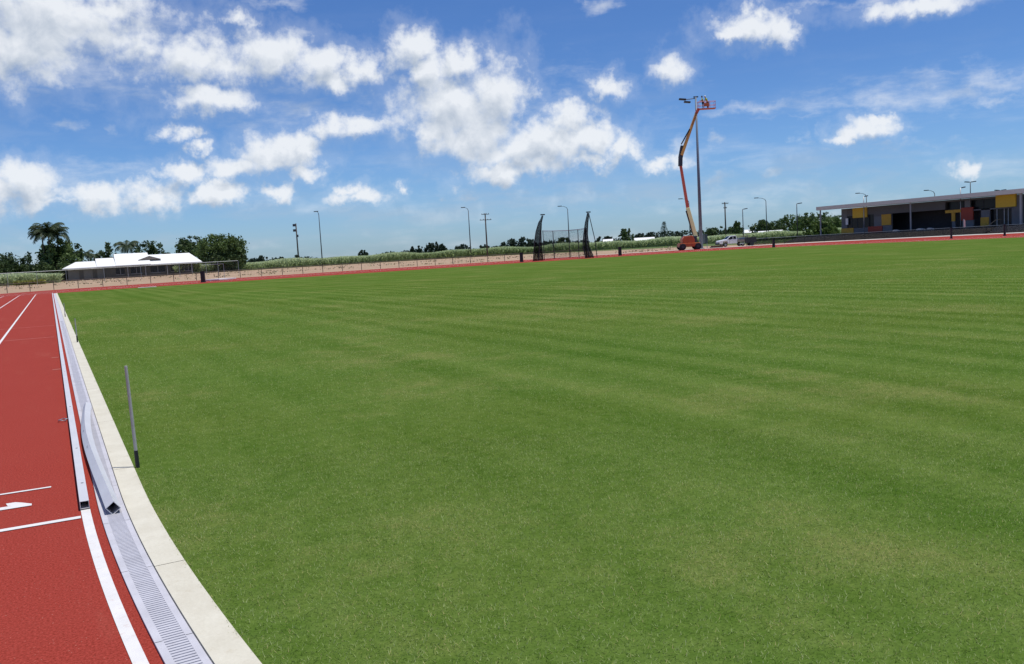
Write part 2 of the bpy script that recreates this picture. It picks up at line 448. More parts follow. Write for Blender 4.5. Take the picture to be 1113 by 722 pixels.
bp = nt.add('ShaderNodeBump', {'Strength': 0.6, 'Distance': 0.004, 'Height': g1}); nt.l.new(bp.outputs[0], b.inputs['Normal'])
M_RED = m

m, nt, b = new_mat('bare_earth')
pos = nt.add('ShaderNodeNewGeometry').outputs['Position']
g1 = nt.noise(pos, 0.09, 6, 0.65); g2 = nt.noise(pos, 0.5, 5, 0.65); g3 = nt.noise(pos, 6.0, 4, 0.7)
sep = nt.add('ShaderNodeSeparateXYZ', {0: pos})
c = nt.mix(nt.ramp(g1, 0.3, 0.7), (0.31, 0.205, 0.132), (0.41, 0.296, 0.20))
c = nt.mix(nt.ramp(g2, 0.5, 0.7, 0, 0.5), c, (0.40, 0.34, 0.20))
c = nt.mix(nt.ramp(g3, 0.3, 0.7, 0.3, 0.0), c, (0.36, 0.25, 0.17))
far = nt.math('MAXIMUM', nt.ramp(nt.math('ADD', sep.outputs[1], nt.math('MULTIPLY', g1, 30.0)), 250, 275), nt.ramp(nt.math('ADD', sep.outputs[0], nt.math('MULTIPLY', g1, 30.0)), 128, 140))
c = nt.mix(far, c, nt.mix(nt.ramp(g1, 0.35, 0.65), (0.055, 0.095, 0.025), (0.12, 0.15, 0.05)))
nt.l.new(c, b.inputs['Base Color']); b.inputs['Roughness'].default_value = 0.95; b.inputs['Specular IOR Level'].default_value = 0.1
M_EARTH = m

m, nt, b = new_mat('cream_concrete')
pos = nt.add('ShaderNodeNewGeometry').outputs['Position']
g1 = nt.noise(pos, 3.0, 6, 0.65); g2 = nt.noise(pos, 60.0, 4, 0.7); g3 = nt.noise(pos, 14.0, 6, 0.75)
c = nt.mix(nt.ramp(g1, 0.3, 0.7), (0.56, 0.525, 0.42), (0.66, 0.63, 0.52))
c = nt.mix(nt.ramp(g2, 0.3, 0.7, 0.22, 0.0), c, (0.36, 0.33, 0.25))
c = nt.mix(nt.ramp(g3, 0.58, 0.78, 0.0, 0.6), c, (0.40, 0.34, 0.23))
stain = nt.noise(nt.vmath('MULTIPLY', pos, (5.0, 1.2, 1)), 1.0, 6, 0.7)
c = nt.mix(nt.ramp(stain, 0.5, 0.75, 0.0, 0.45), c, (0.43, 0.385, 0.29))
nt.l.new(c, b.inputs['Base Color']); b.inputs['Roughness'].default_value = 0.85; b.inputs['Specular IOR Level'].default_value = 0.2
bp = nt.add('ShaderNodeBump', {'Strength': 0.25, 'Distance': 0.004, 'Height': g2}); nt.l.new(bp.outputs[0], b.inputs['Normal'])
M_CONC = m

M_WHITE = paint('white_line_paint', (0.69, 0.675, 0.65), 0.7, var=0.07, scale=6, bump=0.3, bscale=160, dirt=(0.56, 0.42, 0.37))
M_ALU = paint('brushed_aluminium', (0.60, 0.597, 0.61), 0.5, metal=0.15, var=0.06, scale=2.0, dirt=(0.55, 0.55, 0.60))
M_GRATE = paint('pale_drain_plastic', (0.51, 0.50, 0.53), 0.6, var=0.1, scale=5, bump=0.15, bscale=90, dirt=(0.42, 0.41, 0.43))
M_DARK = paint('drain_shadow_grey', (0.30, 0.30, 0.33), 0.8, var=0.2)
M_BLACK = paint('black_plastic', (0.018, 0.018, 0.020), 0.55, var=0.2)
M_STAKE = paint('weathered_pale_fibreglass', (0.40, 0.39, 0.37), 0.6, var=0.15, scale=20)
M_GALV = paint('galvanised_steel', (0.33, 0.35, 0.37), 0.45, metal=0.6, var=0.1)
M_POLE = paint('grey_painted_steel', (0.15, 0.185, 0.23), 0.5, metal=0.1, var=0.03, scale=0.3)
M_DPOLE = paint('dark_lamp_steel', (0.045, 0.052, 0.065), 0.5, metal=0.2, var=0.12)
M_TIMBER = paint('weathered_pole_timber', (0.085, 0.07, 0.06), 0.85, var=0.25, scale=5)
M_RUST = paint('old_fence_steel', (0.10, 0.075, 0.06), 0.7, var=0.25)

# ---- ground, track, lines, kerbs, drain, turf
gm = MB(); n = 72
gm.v.append((0, 0, -0.04)); RR = (180, 420, 1200, 5200)
for r_ in RR:
    for k in range(n): gm.v.append((40 + r_ * math.cos(2*math.pi*k/n), 60 + r_ * math.sin(2*math.pi*k/n), -0.04))
gm.v[0] = (40, 60, -0.04)
for k in range(n): gm.f.append((0, 1 + k, 1 + (k + 1) % n))
for q in range(3):
    for k in range(n): gm.f.append((1 + q*n + k, 1 + (q+1)*n + k, 1 + (q+1)*n + (k+1) % n, 1 + q*n + (k+1) % n))
tag(gm.build('ground', M_EARTH), 'sandy bare earth and far green flats beyond the track', kind='structure')

tm = MB(); i = 0
tm.v = [(x, y, 0.0) for x, y in OUT]; tm.f = [tuple(range(len(OUT)))]
track = tag(tm.build('track', M_RED), 'red synthetic running track with painted white lanes', kind='structure')

def lane_path(k):
    o = -1.22 * k
    pts = [oval(s, o) for s in stations(-14, END_Y - TAN_Y)]
    a_, b_ = (FARX - 2 * o) / 2, 8.5 - o * 0.98
    cx = FARX / 2
    for t in range(1, 40):
        th = math.pi * t / 40
        pts.append((cx - a_ * math.copysign(abs(math.cos(th)) ** 0.8, math.cos(th)), END_Y + b_ * math.sin(th) ** 0.8))
    pts += [(FARX - o, y) for y in (END_Y, 40, 0, -60)]
    return pts
def ribbon(pts, w, z):
    mb = MB()
    for k, p in enumerate(pts):
        q0, q1 = pts[max(k-1, 0)], pts[min(k+1, len(pts)-1)]
        d = Vector((q1[0]-q0[0], q1[1]-q0[1])).normalized(); nx, ny = -d.y * w / 2, d.x * w / 2
        mb.v += [(p[0]+nx, p[1]+ny, z), (p[0]-nx, p[1]-ny, z)]
    for k in range(len(pts)-1): mb.f.append((2*k, 2*k+1, 2*k+3, 2*k+2))
    return mb
for k in range(1, 9):
    ribbon(lane_path(k), 0.055, 0.004).build('lane_line', M_WHITE, track)
ln = strip(MB(), 0.0, 0.054, -14, 77.8, 0.004).build('inner_line', M_WHITE, track)
MB().quad((-9.8, 6.00, 0.0045), (X0 - 0.002, 6.00, 0.0045), (X0 - 0.002, 6.06, 0.0045), (-9.8, 6.06, 0.0045)).build('start_line', M_WHITE, track)
MB().quad((-0.95, 7.035, 0.0045), (-0.13, 7.035, 0.0045), (-0.13, 7.07, 0.0045), (-0.95, 7.07, 0.0045)).build('short_mark', M_WHITE, track)
M_FAINT = paint('thin_worn_line_paint', (0.50, 0.24, 0.20), 0.8, var=0.12, scale=4)
for (x0, x1, y, w) in ((-9.8, -0.01, 30.2, 0.05), (-1.1, -0.05, 24.5, 0.05), (-0.11, 0.01, 18.25, 0.05), (-0.10, 0.02, 15.9, 0.05)):
    MB().quad((x0, y, 0.0045), (x1, y, 0.0045), (x1, y + w, 0.0045), (x0, y + w, 0.0045)).build('worn_cross_mark', M_FAINT, track)
# lane numeral 1, its head towards the field
num = MB(); i = 0
prof = [(-0.72, 6.565), (-0.245, 6.565), (-0.245, 6.615), (-0.31, 6.70), (-0.345, 6.735), (-0.40, 6.735), (-0.385, 6.645), (-0.66, 6.645), (-0.66, 6.70), (-0.72, 6.70)]
num.v = [(x, y, 0.0045) for x, y in prof]; num.f = [tuple(range(len(prof)))]
num.build('lane_number', M_WHITE, track)

# concrete edging in poured lengths with open joints
cm = MB(); joints = [-14, -9, -4.3, -1.9, 0.65, 3.1, 6.0, 9, 12, 15, 18, 22, 26, 30, 36, 42, 48, 54, 60, 66, 72, 77.8]
for a, c2 in zip(joints[:-1], joints[1:]):
    strip(cm, 0.254, 0.398, a, c2 - 0.006, 0.018, -0.02)
kerb = tag(cm.build('concrete_edging', M_CONC, bevel=0.0), 'cream concrete edging between drain and grass', kind='structure')
# drain: dark bed, two side rails, cross bars and the joint of each length
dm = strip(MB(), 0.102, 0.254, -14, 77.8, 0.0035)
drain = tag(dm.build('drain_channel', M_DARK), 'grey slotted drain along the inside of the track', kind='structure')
rails = MB()
for a, c2 in [(k, min(k + 1.0, 77.8)) for k in np.arange(-13.87, 77.8, 1.0)]:
    strip(rails, 0.102, 0.134, a, c2 - 0.005, 0.013, 0.003); strip(rails, 0.220, 0.2495, a, c2 - 0.005, 0.013, 0.003)
rails.build('grate_rail', M_GRATE, drain)
bars = MB(); s = -8.0
while s < 26:
    w = 0.0175 if s < 10 else 0.024
    a, b2, c2, d2 = oval(s, 0.132), oval(s, 0.222), oval(s + w, 0.222), oval(s + w, 0.132)
    bars.hexa([(a[0], a[1], 0.0036), (b2[0], b2[1], 0.0036), (c2[0], c2[1], 0.0036), (d2[0], d2[1], 0.0036),
               (a[0], a[1], 0.0122), (b2[0], b2[1], 0.0122), (c2[0], c2[1], 0.0122), (d2[0], d2[1], 0.0122)])
    s += 0.0265 if s < 10 else 0.0330
bars.build('grate_bar', M_GRATE, drain)
strip(MB(), 0.133, 0.221, 26, 77.8, 0.0118).build('grate_cover', M_GRATE, drain)

# turf sheet
edge = [oval(s, 0.391) for s in stations(-16, END_Y - TAN_Y)]
poly = edge + [(6, END_Y + 1.2), (20, END_Y + 0.4), (50, END_Y + 1.0), (70, END_Y + 0.2), (74, 82), (FARX - 0.3, 76), (FARX, 60), (FARX + 0.3, 0), (FARX, -40), (10, -40)]
tf = MB(); tf.v = [(x, y, 0.012) for x, y in poly]; tf.f = [tuple(range(len(poly)))]
tag(tf.build('turf', M_TURF), 'mown green sports turf of the infield', kind='structure')

# grass blades, thick near the edge of the track and thinning out across the field
def blades():
    N1, N2 = 260000, 620000
    rmin, rk, rmax = 2.2, 7.0, 58.0
    r1 = np.sqrt(RNG.random(N1) * (rk**2 - rmin**2) + rmin**2)
    r2 = rk * (rmax / rk) ** RNG.random(N2)
    r = np.concatenate([r1, r2])
    q = np.clip((r - 11.0) / 46.0, 0, 1); r = r[RNG.random(len(r)) > q * q * (3 - 2 * q) ** 1.0]
    n = len(r)
    th = PSI + (RNG.random(n) - 0.5) * R(86)
    x, y = r * np.sin(th), r * np.cos(th)
    keep_r = x - 0.014 * (RNG.random(n) - 0.65) - 0.008 * np.sin(y * 9.0) * np.sin(y * 3.1) > np.where(y > TAN_Y, X0 + 0.393, X0 + CR - np.sqrt(np.maximum((CR - 0.393)**2 - (y - TAN_Y)**2, 0)))
    x, y, r = x[keep_r], y[keep_r], r[keep_r]; n = len(x)
    k = np.maximum(1.0, r / 7.0)
    L = (0.010 + 0.016 * RNG.random(n)) * np.minimum(k ** 0.5, 1.8)
    wd = (0.0022 + 0.0016 * RNG.random(n)) * np.minimum(k, 5.0) ** 0.8
    az_ = RNG.random(n) * 2 * np.pi; lean = 0.45 + 1.0 * RNG.random(n)
    dx, dy, dz = np.sin(lean) * np.cos(az_), np.sin(lean) * np.sin(az_), np.cos(lean)
    px, py = -np.sin(az_), np.cos(az_)
    V = np.empty((n, 3, 3), np.float32)
    V[:, 0] = np.stack([x - px * wd / 2, y - py * wd / 2, np.full(n, 0.011)], 1)
    V[:, 1] = np.stack([x + px * wd / 2, y + py * wd / 2, np.full(n, 0.011)], 1)
    V[:, 2] = np.stack([x + dx * L, y + dy * L, 0.011 + dz * L], 1)
    o = np_mesh('grass', V.reshape(-1, 3), 3, M_BLADE, attr=RNG.random(n))
    tag(o, 'short green and straw coloured grass blades of the infield', 'grass', kind='stuff')
blades()

# concrete apron along the far straight
ap = MB()
apo = catmull([(60, 109.6), (78, 107.6), (89, 105.2), (97.5, 101), (103, 93), (105.3, 80), (106.3, 60), (107, 30), (107, 0)], 6)
api = catmull([(60, 111.2), (79, 110.2), (91, 109.0), (102, 105), (109, 96), (112, 82), (113, 60), (113.5, 30), (113.5, 0)], 6)
for a, c2, a2, c3 in zip(apo, apo[1:], api, api[1:]):
    ap.quad((*a, 0.012), (*c2, 0.012), (*c3, 0.012), (*a2, 0.012))
tag(ap.build('pavement', paint('pale_pavement', (0.55, 0.52, 0.47), 0.85, var=0.08, scale=0.6)), 'pale concrete pavement between red track and black fence', kind='structure')
le = ribbon([p for p in OUT if p[0] < 75 and p[1] > 30], 0.5, 0.008)
tag(le.build('track_border', paint('pinkish_border', (0.52, 0.36, 0.29), 0.85, var=0.1, scale=1)), 'pale edging strip around outside of the bend', kind='structure')
# ------------------------------------------------------------------ kerb rail, loose length, stakes, wire loop
kr = thing('kerb_rail', 'long low aluminium kerb rail standing on the inner white line of the red track', 'kerb rail', (X0 + 0.027, 6.2, 0.005))
secs = np.arange(6.2, 83.0, 4.0)
for i, y in enumerate(secs):
    y1 = min(y + 3.994, 84.2) - 6.2; y0 = y - 6.2
    hm = MB(); w, h, t = 0.027, 0.050, 0.003
    z = 0.006
    hm.box(-w, y0, z + h - t, w, y1, z + h)            # top
    hm.box(-w, y0, z, -w + t, y1, z + h - t); hm.box(w - t, y0, z, w, y1, z + h - t)
    hm.box(-w + t, y0, z, w - t, y1, z + t)            # bottom
    hm.build('rail_section', M_ALU, kr)
for y in (0.55, 1.95, 4.6, 8.6):
    MB().tube([(0.004, y, 0.056), (0.004, y, 0.0585)], 0.009, 10).build('screw_head', paint('dull_screw', (0.22, 0.22, 0.24), 0.5, metal=0.5), kr)
MB().box(-0.03, 0.004, 0.0, 0.03, 0.064, 0.0058).build('foot_pad', M_BLACK, kr)

# the loose curved length lying tilted in the drain
lk = thing('loose_kerb_section', 'curved aluminium kerb section lying loose and tilted in the drain, hollow end near', 'kerb section', (0.0, 0.0, 0.013))
def loose_pts(t):
    y = 5.93 + t * 4.9
    x = 0.215 + 0.02 * t - 0.062 * math.sin(math.pi * min(1, t * 1.02)) * (0.7 + 0.6 * t)
    z = 0.036 + 0.010 * math.sin(math.pi * t)
    return Vector((x, y, z))
def channel(mb, a0, a1, b0, b1, rot0, rot1, n=28):
    """rectangular bar following the bow: a across, b up, turned by rot"""
    i = len(mb.v)
    for k in range(n + 1):
        t = k / n; c = loose_pts(t); ang = rot0 + (rot1 - rot0) * t
        ca, sa = math.cos(ang), math.sin(ang)
        for (u, v) in ((a0, b0), (a1, b0), (a1, b1), (a0, b1)):
            mb.v.append((c.x + u * ca - v * sa, c.y, c.z + u * sa + v * ca))
    for k in range(n):
        for j in range(4):
            a = i + 4 * k + j; b = i + 4 * k + (j + 1) % 4
            mb.f.append((a, b, b + 4, a + 4))
    mb.f.append((i, i + 3, i + 2, i + 1)); e = i + 4 * n; mb.f.append((e, e + 1, e + 2, e + 3))
    return mb
lm_ = MB(); w, t = 0.031, 0.003; r0, r1 = R(38), R(62)
channel(lm_, -w, w, w - t, w, r0, r1); channel(lm_, -w, -w + t, -w, w - t, r0, r1)
channel(lm_, w - t, w, -w, w - t, r0, r1); channel(lm_, -w + t, w - t, -w, -w + t, r0, r1)
lm_.build('bent_tube', M_ALU, lk)
fl = MB(); channel(fl, -0.046, 0.014, -w - 0.007, -w - 0.0005, r0, r1); fl.build('flange_shade_strip', M_BLACK, lk)  # black flange, its colour also painting the shadow under the tube's left edge
wm = MB()
for t_, L_ in ((0.42, 0.10), (0.60, 0.07)):
    c = loose_pts(t_); ca, sa = math.cos(r0 + (r1 - r0) * t_), math.sin(r0 + (r1 - r0) * t_)
    P = lambda u, v, y: (c.x + u * ca - v * sa, y, c.z + u * sa + v * ca)
    wm.quad(P(-0.006, w + 0.0012, c.y), P(0.008, w + 0.0012, c.y - 0.02), P(0.010, w + 0.0012, c.y + L_), P(-0.004, w + 0.0012, c.y + L_))
wm.build('scuff', paint('scuffed_metal', (0.36, 0.37, 0.41), 0.6), lk)

g = ground(70, 458)
lp = MB(); pts = []
for k in range(15):
    a = 2 * math.pi * k / 14
    pts.append((-0.055 + 0.034 * math.cos(a), 0.055 * math.sin(a), 0.016 + 0.006 * math.sin(2 * a)))
lp.tube(pts, 0.005, 6, cap=False); lp.tube([(-0.022, 0.0, 0.018), (-0.002, 0.004, 0.022)], 0.006, 6)
tag(lp.build('wire_loop', M_GALV, loc=(X0 - 0.004, g.y, 0.002)), 'small twisted wire loop lying on red track against the kerb rail', 'wire loop')

def stake(px, py, h, foot, label, lean=(0, 0)):
    g = ground(px, py)
    t = thing('boundary_stake', label, 'stake', (g.x, g.y, 0.01), group='stakes along the grass edge')
    top = (lean[0] * h, lean[1] * h, h)
    f = foot / h
    mid = (top[0] * f, top[1] * f, foot)
    MB().tube([mid, (top[0] * .6, top[1] * .6, h * .6), top], [0.0125, 0.0122, 0.0115], 10).build('stake_shaft', M_STAKE, t, smooth=False)
    MB().tube([(0, 0, -0.02), mid], [0.016, 0.0145], 10).build('stake_foot', M_BLACK, t)
stake(150, 510, 0.785, 0.135, 'nearest and tallest pale stake with a black foot at grass edge', (-0.02, -0.012))
stake(84.3, 373, 0.53, 0.15, 'second pale stake with black foot, further along the concrete edging', (-0.01, 0))
stake(71, 345, 0.50, 0.12, 'far small pale stake near the end of the concrete edging', (-0.01, 0))

# ------------------------------------------------------------------ bollards
def bollard(px, py, label, h=1.08, w=0.2):
    g = ground(px, py)
    t = thing('bollard', label, 'bollard', (g.x, g.y, 0.0), -PSI, group='black bollards around the field')
    b = MB(); b.box(-w, -w * .7, 0.08, w, w * .7, h); b.build('bollard_body', M_BLACK, t, bevel=0.03)
    MB().box(-w - .03, -w * .7 - .03, 0.0, w + .03, w * .7 + .03, 0.08).build('base_plate', M_DPOLE, t)
    MB().box(-w - .01, -w * .7 - .01, h, w + .01, w * .7 + .01, h + 0.03).build('bollard_cap', M_BLACK, t)
bollard(221, 307, 'black square bollard at grass edge in front of white roofed house')
bollard(567, 285, 'black square bollard just left of the net throwing cage')
bollard(674, 278, 'black square bollard between throwing cage and orange boom lift')
bollard(841, 269, 'black square bollard at the near end of the black mesh fence', 1.0, 0.15)
bollard(1034, 259.5, 'black square bollard below the red wall panel of the pavilion', 1.15, 0.10)
bollard(1092, 256.5, 'black square bollard beside the stair rails at right edge', 1.2, 0.10)

# ------------------------------------------------------------------ white frame and mat by the bend
g0, g1 = ground(238, 305.0), ground(262, 303.0)
wf = thing('low_frame', 'white low hurdle like frame lying flat on the red bend', 'frame', (g0.x, g0.y, 0.0), math.atan2(g1.y - g0.y, g1.x - g0.x))
L = (g1 - g0).length
MB().box(0, 0, 0.03, L * 0.68, 2.2, 0.16).build('white_board', M_WHITE, wf)
MB().box(L * 0.76, 0.6, 0.03, L, 2.4, 0.16).build('white_board', M_WHITE, wf)
MB().tube([(0.1, 2.0, 0.0), (0.1, 2.0, 1.75), (L - 0.1, 2.0, 1.75), (L - 0.1, 2.0, 0.0)], 0.022, 6).build('thin_hoop', M_GALV, wf)
g0 = ground(150, 313.4)
tag(MB().box(0, 0, 0.0, 1.5, 0.8, 0.035).build('white_board', M_WHITE, loc=(g0.x, g0.y, 0.013), rz=-0.1), 'thin white board lying on the far left grass corner', 'board')

# ------------------------------------------------------------------ low fence round the bend, tall wire fence behind it
fpts = [Vector((p[0], p[1], 0)) for p in OUT if p[1] > 40 and p[0] < 72]
def walk(pts, step):
    res, acc_, i = [pts[0]], 0.0, 0
    need = step
    for a, b in zip(pts, pts[1:]):
        L_ = (b - a).length; s_ = need
        while s_ <= L_:
            res.append(a + (b - a) * (s_ / L_)); s_ += step
        need = s_ - L_
    return res
c0 = Vector((39, 70, 0))
fo = []
for p in fpts:
    q = p.copy()
    d = Vector((-1, 0, 0)) if p.y < 84 else (p - Vector((39, 84, 0))).normalized()
    fo.append(p + d * 1.2)
posts = walk(fo, 2.55)
lf = thing('perimeter_fence', 'low brown post and rail fence curving round the outside of the bend', 'fence', tuple(posts[0]))
b0 = posts[0]
for p in posts:
    MB().tube([p - b0 + Vector((0, 0, -0.04)), p - b0 + Vector((0, 0, 0.93))], 0.038, 6).build('fence_post', M_RUST, lf)
rl = MB(); rl.tube([p - b0 + Vector((0, 0, 0.92)) for p in posts], 0.028, 5); rl.build('top_rail', M_RUST, lf)

def net_mat(name, col, cell, wire, rough=0.7):
    if name in MATS: return MATS[name]
    m, nt, b = new_mat(name)
    uv = nt.add('ShaderNodeUVMap').outputs[0]
    s = nt.add('ShaderNodeSeparateXYZ', {0: uv})
    a = nt.math('ADD', s.outputs[0], s.outputs[1]); c = nt.math('SUBTRACT', s.outputs[0], s.outputs[1])
    fa = nt.math('FRACT', nt.math('DIVIDE', a, cell)); fc = nt.math('FRACT', nt.math('DIVIDE', c, cell))
    k = nt.math('MINIMUM', fa, fc)
    cov = nt.math('LESS_THAN', k, wire / cell)
    b.inputs['Base Color'].default_value = (*col, 1); b.inputs['Roughness'].default_value = 0.95; b.inputs['Specular IOR Level'].default_value = 0.0
    tr = nt.add('ShaderNodeBsdfTransparent')
    mx = nt.add('ShaderNodeMixShader', {0: cov, 1: tr.outputs[0], 2: b.outputs[0]})
    nt.l.new(mx.outputs[0], nt.n['Material Output'].inputs[0])
    MATS[name] = m
    return m
def net(name, rows, mat, parent, across=False):
    """a sheet of netting through rows of points (each row top to bottom), with lengths as texture coordinates"""
    me = bpy.data.meshes.new(name); nr, nc = len(rows), len(rows[0])
    vs = [tuple(p) for r_ in rows for p in r_]
    fs = [(i*nc+j, i*nc+j+1, (i+1)*nc+j+1, (i+1)*nc+j) for i in range(nr-1) for j in range(nc-1)]
    me.from_pydata(vs, [], fs); me.update()
    us = [0.0]
    for i in range(1, nr): us.append(us[-1] + (Vector(rows[i][nc//2]) - Vector(rows[i-1][nc//2])).length)
    uvl = me.uv_layers.new(name='UVMap')
    for lp_ in me.loops:
        i, j = divmod(lp_.vertex_index, nc)
        uvl.data[lp_.index].uv = ((Vector(vs[lp_.vertex_index]) - Vector(rows[i][0])).length if across else us[i], Vector(vs[lp_.vertex_index]).z)
    me.materials.append(mat)
    o = bpy.data.objects.new(name, me); COL.objects.link(o); o.parent = parent
    return o
M_CHAIN = net_mat('chain_wire', (0.10, 0.10, 0.09), 0.06, 0.0025)
M_BNET = net_mat('black_chain_wire', (0.012, 0.013, 0.015), 0.055, 0.026)
M_CAGE = net_mat('dark_cage_net', (0.010, 0.011, 0.015), 0.05, 0.0075)
M_GATE = net_mat('dense_dark_gate_net', (0.005, 0.005, 0.007), 0.05, 0.034)

tall = [at_range(px, 168) for px in (-20, 8, 40, 72, 113, 153, 195, 224, 237, 259)]
tw = thing('chain_wire_fence', 'tall thin chain wire fence on bare earth in front of the white roofed house', 'fence', tuple(tall[0]))
b0 = tall[0]
for p in tall: MB().tube([p - b0, p - b0 + Vector((0, 0, 2.35))], 0.035, 6).build('fence_post', M_GALV, tw)
MB().tube([p - b0 + Vector((0, 0, 2.33)) for p in tall], 0.028, 5).build('top_rail', M_GALV, tw)
net('wire_mesh', [[p - b0 + Vector((0, 0, z)) for z in (2.3, 1.2, 0.05)] for p in tall], M_CHAIN, tw)

# black mesh fence along the pavement
bf_pts = [Vector((x, y, 0)) for x, y in catmull([(98.5, 108.2), (103, 105.8), (110.2, 97), (113.2, 82), (114.2, 60), (114.5, 40)], 8)]
bp_ = walk(bf_pts, 3.0)
bf = thing('mesh_fence', 'black chain mesh fence beside the pavement in front of the pavilion', 'fence', tuple(bp_[0]))
b0 = bp_[0]
for p in bp_: MB().tube([p - b0, p - b0 + Vector((0, 0, 1.08))], 0.035, 6).build('fence_post', M_BLACK, bf)
MB().tube([p - b0 + Vector((0, 0, 1.06)) for p in bp_], 0.026, 5).build('top_rail', M_POLE, bf)
net('wire_mesh', [[p - b0 + Vector((0, 0, z)) for z in (1.04, 0.55, 0.06)] for p in bp_], M_BNET, bf)

# ------------------------------------------------------------------ throwing cage
cg = thing('throwing_cage', 'dark net throwing cage with two tall curved gates on the red bend', 'cage', (50.3, 89.8, 0.0))
cb = Vector((50.3, 89.8, 0))
def cpt(px, py, depth): return deep(px, py, depth) - cb
DF, DB = 105.0, 110.0
M_NETPOLE = paint('black_net_pole', (0.025, 0.027, 0.032), 0.5)
def gate(front, back, label):
    """front/back: rows of (column, row) from the head of the gate to its foot"""
    fr = [cpt(x, y, DF) for x, y in front]; bk = [cpt(x, y, DF + 2.2) for x, y in back]
    for rws in (fr, bk): rws[-1].z = 0.0
    g_ = net('gate_net', [[a.lerp(b_, t) for t in (0, .25, .5, .75, 1)] for a, b_ in zip(fr, bk)], M_GATE, cg, across=True)
    # texture runs down the gate
    MB().tube(fr, 0.05, 7).build('gate_post', M_NETPOLE, cg); MB().tube(bk, 0.045, 7).build('gate_post', M_NETPOLE, cg)
gate([(589.3, 234.5), (585.5, 242), (582.5, 252), (580.8, 264), (579.6, 284)], [(590.2, 234.5), (588.6, 242), (588.2, 252), (588.6, 266), (590.4, 281.6)], '')
gate([(638.6, 231.5), (636.0, 243), (634.4, 255), (633.4, 268), (636.4, 281)], [(640.2, 231.8), (639.0, 243), (638.6, 255), (640.4, 268), (645.5, 279)], '')
mid = MB(); pts_ = [cpt(x, y, DF + 1) for x, y in ((587.5, 250), (586.6, 262), (585.2, 282.6))]; pts_[-1].z = 0
mid.tube(pts_, 0.07, 7); mid.build('gate_post', M_NETPOLE, cg)
pts_ = [cpt(x, y, DF + 1) for x, y in ((637.2, 248), (636.6, 262), (640.8, 280))]; pts_[-1].z = 0
MB().tube(pts_, 0.07, 7).build('gate_post', M_NETPOLE, cg)
for px, pz in ((589.5, 233.6), (639.2, 230.8)):
    c = cpt(px, pz, DF + 1)
    MB().box(c.x - 0.22, c.y - 0.1, c.z - 0.05, c.x + 0.3, c.y + 0.1, c.z + 0.08).build('gate_head', M_NETPOLE, cg)
back = [cpt(590, 252.8, DF + 3), cpt(601, 252.6, DB + 2), cpt(618, 252.0, DB + 4), cpt(628, 250.6, DB + 2), cpt(636, 249.5, DF + 3)]
zt = 3.55
for p in back: p.z = zt
MB().tube(back, 0.045, 6).build('top_rail', M_GALV, cg)
for p in back: MB().tube([Vector((p.x, p.y, 0)), Vector((p.x, p.y, zt + 0.05))], 0.045, 6).build('cage_post', M_NETPOLE, cg)
net('back_net', [[Vector((p.x, p.y, z)) for z in (zt - .03, zt * .6, zt * .3, 0.03)] for p in back], M_CAGE, cg)
a_ = cpt(640, 232.5, DF + 1.5); b_ = cpt(647, 262, DF + 2.0); e_ = Vector((b_.x + 0.15, b_.y, 0))
MB().tube([a_, b_, e_], 0.045, 6).build('stay_pole', M_NETPOLE, cg)

# ------------------------------------------------------------------ floodlight mast
mast_depth = 136.0
mb_ = deep(762.2, 270, mast_depth); mb_.z = 0
mt = deep(756, 105.5, mast_depth)
fmst = thing('floodlight_mast', 'tall grey floodlight mast beside the orange boom lift', 'floodlight', tuple(mb_))
Hm = mt.z
MB().tube([(0, 0, 0), (0, 0, Hm * 0.5), (0, 0, Hm)], [0.29, 0.21, 0.12], 14).build('mast', M_POLE, fmst, smooth=True)
MB().tube([(0, 0, 0), (0, 0, 0.12)], 0.5, 14).build('base_flange', M_GALV, fmst)
rv = Vector((math.cos(PSI), -math.sin(PSI), 0)); fv = Vector((math.sin(PSI), math.cos(PSI), 0))
MB().beam(rv * -0.35 + Vector((0, 0, Hm)), rv * 0.35 + Vector((0, 0, Hm)), 0.22, 0.16).build('head_frame', M_DPOLE, fmst)
MB().tube([rv * -1.9 + Vector((0, 0, Hm - 0.35)), Vector((0, 0, Hm - 0.2))], 0.06, 6).build('head_frame', M_DPOLE, fmst)
for (u, v, w_) in ((-2.05, -0.28, 1.05), (-1.35, -0.72, 0.95)):
    c = rv * u + Vector((0, 0, Hm + v)) - fv * 0.2
    d = (rv * 1.0 - Vector((0, 0, 0.12))).normalized()
    MB().beam(c - d * w_ / 2, c + d * w_ / 2, 0.55, 0.24).build('lamp_head', M_DPOLE, fmst, bevel=0.04)

# ------------------------------------------------------------------ boom lift
LD = 131.5
lb = ground(748.5, 272.0)
lb = deep(748.5, 272.0, LD); lb.z = 0
M_OR = paint('orange_machine_paint', (0.46, 0.105, 0.03), 0.45, var=0.15, scale=1.0, dirt=(0.2, 0.06, 0.03))
M_OR2 = paint('red_orange_boom_paint', (0.62, 0.13, 0.075), 0.45, var=0.1, scale=1.0)
M_OCH = paint('tan_orange_boom_paint', (0.66, 0.36, 0.09), 0.5, var=0.12, scale=1.0)
M_CREAM = paint('cream_boom_paint', (0.86, 0.88, 0.40), 0.5, var=0.03, scale=1.0)
M_TYRE = paint('dark_tyre_rubber', (0.02, 0.022, 0.025), 0.8, var=0.2)
lift = thing('boom_lift', 'orange articulated boom lift with its red basket raised beside the floodlight mast', 'boom lift', tuple(lb), -PSI)
